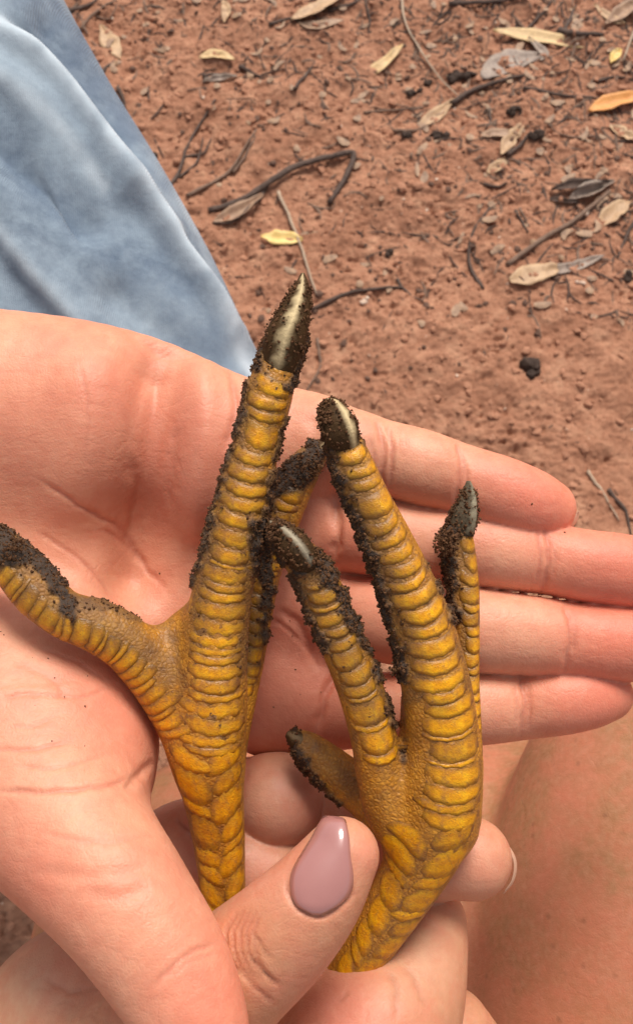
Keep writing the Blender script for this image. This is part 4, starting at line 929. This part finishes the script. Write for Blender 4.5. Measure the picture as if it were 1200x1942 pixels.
S2 = [([(652, 880, 22), (700, 1000, 26), (760, 1180, 28), (785, 1320, 18)], .5), ([(560, 1060, 34), (620, 1160, 34), (670, 1280, 30), (705, 1380, 18)], .48), ([(872, 1010, 30), (880, 1150, 22), (886, 1300, 14)], .4), ([(566, 1410, 30), (630, 1465, 30), (690, 1510, 14)], .4), ([(800, 1425, 3), (850, 1432, 9), (890, 1425, 3)], .5), ([(815, 1330, 3), (850, 1345, 7), (885, 1335, 3)], .45),
      ([(625, 770, 26), (632, 830, 24), (630, 850, 18)], 1), ([(625, 860, 15), (655, 950, 15), (690, 1020, 15), (722, 1120, 14), (742, 1210, 14), (756, 1290, 14)], 1), ([(756, 1240, 16), (770, 1300, 8)], 1), ([(680, 800, 8), (690, 850, 5)], .7), ([(668, 862, 4), (700, 872, 4)], .8),
      ([(800, 1140, 3), (815, 1145, 8), (830, 1143, 3)], .6), ([(520, 1000, 26), (548, 1050, 26), (570, 1075, 22)], 1), ([(598, 1060, 20), (622, 1098, 22)], 1), ([(545, 1090, 12), (590, 1170, 13), (618, 1230, 9)], .95), ([(640, 1120, 14), (680, 1200, 14), (715, 1260, 13), (738, 1310, 15), (752, 1390, 8), (764, 1440, 5)], 1),
      ([(668, 1370, 6), (678, 1440, 3)], .4), ([(885, 930, 14), (862, 990, 24), (845, 1040, 28), (850, 1110, 22), (862, 1170, 12), (868, 1200, 5)], 1), ([(880, 960, 14), (892, 1000, 6)], .9), ([(550, 1390, 16), (560, 1430, 22), (590, 1470, 14), (640, 1520, 7)], 1), ([(905, 1140, 2), (908, 1200, 2)], .4)]
B2, v2, f2, D2, foot2, df2 = build_foot([m2, l2, r2, h2], webs2, S2, 'right one of two yellow scaly bird feet, just above the painted thumbnail', 2)
plates(B2, m2, m2.q_of(834, 1535), m2.q_of(824, 1290), 10, foot2, df2, 20, 57, bow=.5, thick=.45)
plates(B2, m2, m2.q_of(824, 1290), m2.q_of(770, 1110), 6, foot2, df2, 16, 62, bow=.5, thick=.55, over=-.08)
plates(B2, m2, m2.q_of(770, 1110), m2.q_of(660, 858), 9, foot2, df2, 14, 64, bow=.5, thick=.55, over=-.16)
plates(B2, m2, m2.q_of(675, 1840), m2.q_of(826, 1550), 8, foot2, df2, -22, 36, bow=-.1, slant=-.3, thick=.2, tp=.55, tpe=2, over=.3)
plates(B2, m2, m2.q_of(685, 1815), m2.q_of(832, 1520), 8, foot2, df2, 38, 36, bow=-.1, slant=.3, thick=.2, tp=.55, tpe=2, over=.3)
plates(B2, l2, l2.q_of(712, 1430), l2.q_of(650, 1225), 8, foot2, df2, 6, 58, bow=.45, thick=.4)
plates(B2, l2, l2.q_of(650, 1225), l2.q_of(580, 1070), 7, foot2, df2, 4, 58, bow=.5, thick=.5, over=-.16)
plates(B2, r2, r2.q_of(885, 1440), r2.q_of(880, 1110), 13, foot2, df2, 28, 52, bow=.35, thick=.4)
plates(B2, r2, r2.q_of(880, 1110), r2.q_of(872, 1010), 3, foot2, df2, 40, 46, bow=.35, thick=.4)
claw([(655, 862, 214, 26), (645, 820, 211, 34), (632, 785, 212, 28), (618, 764, 215, 12)], foot2, ridge=.7, rw=.17, r0=.1, grit=1100, gt=1.0)
claw([(585, 1075, 213, 26), (562, 1040, 211, 30), (535, 1010, 212, 22), (512, 992, 214, 8)], foot2, ridge=.3, rw=.18, r0=.1, grit=800, gt=.95, ivory=(.42, .36, .26))
claw([(872, 1010, 234, 26), (880, 975, 233, 24), (887, 940, 233, 15), (888, 912, 233, 4)], foot2, ridge=.9, rw=.3, r0=.1, grit=800, gt=.85, ivory=(.30, .26, .18), dark=(.10, .08, .055))
claw([(575, 1412, 238, 20), (558, 1400, 238, 16), (545, 1392, 239, 7)], foot2, ridge=.2, ivory=(.2, .14, .08))
crust(v2, f2, D2, foot2, 11000, .10, .46, [((620, 800, 210, 20), 160), ((845, 1030, 228, 26), 320), ((525, 1010, 211, 22), 200), ((752, 1270, 216, 16), 90)])

# a few specks of soil fallen on the open palm
sx = np.concatenate([[2, 8, 372, 426, 438, 452, 612, 1008, 1070, 648, 590, 560], rng.uniform(250, 620, 26), rng.uniform(40, 330, 12)]); sy = np.concatenate([[1198, 1204, 1288, 1310, 1298, 1330, 1246, 956, 1010, 1102, 1190, 1270], rng.uniform(900, 1380, 26), rng.uniform(1180, 1420, 12)])
X = HA.hit(sx, sy); V, Fc = lumps(X, rng.uniform(.1, .26, len(sx)), 1.0, .4)
sp = make('soil_specks', to_world(V), Fc, CRUST, smooth=False); tag(sp, 'tiny dark specks of soil fallen on the open palm', kind='stuff')
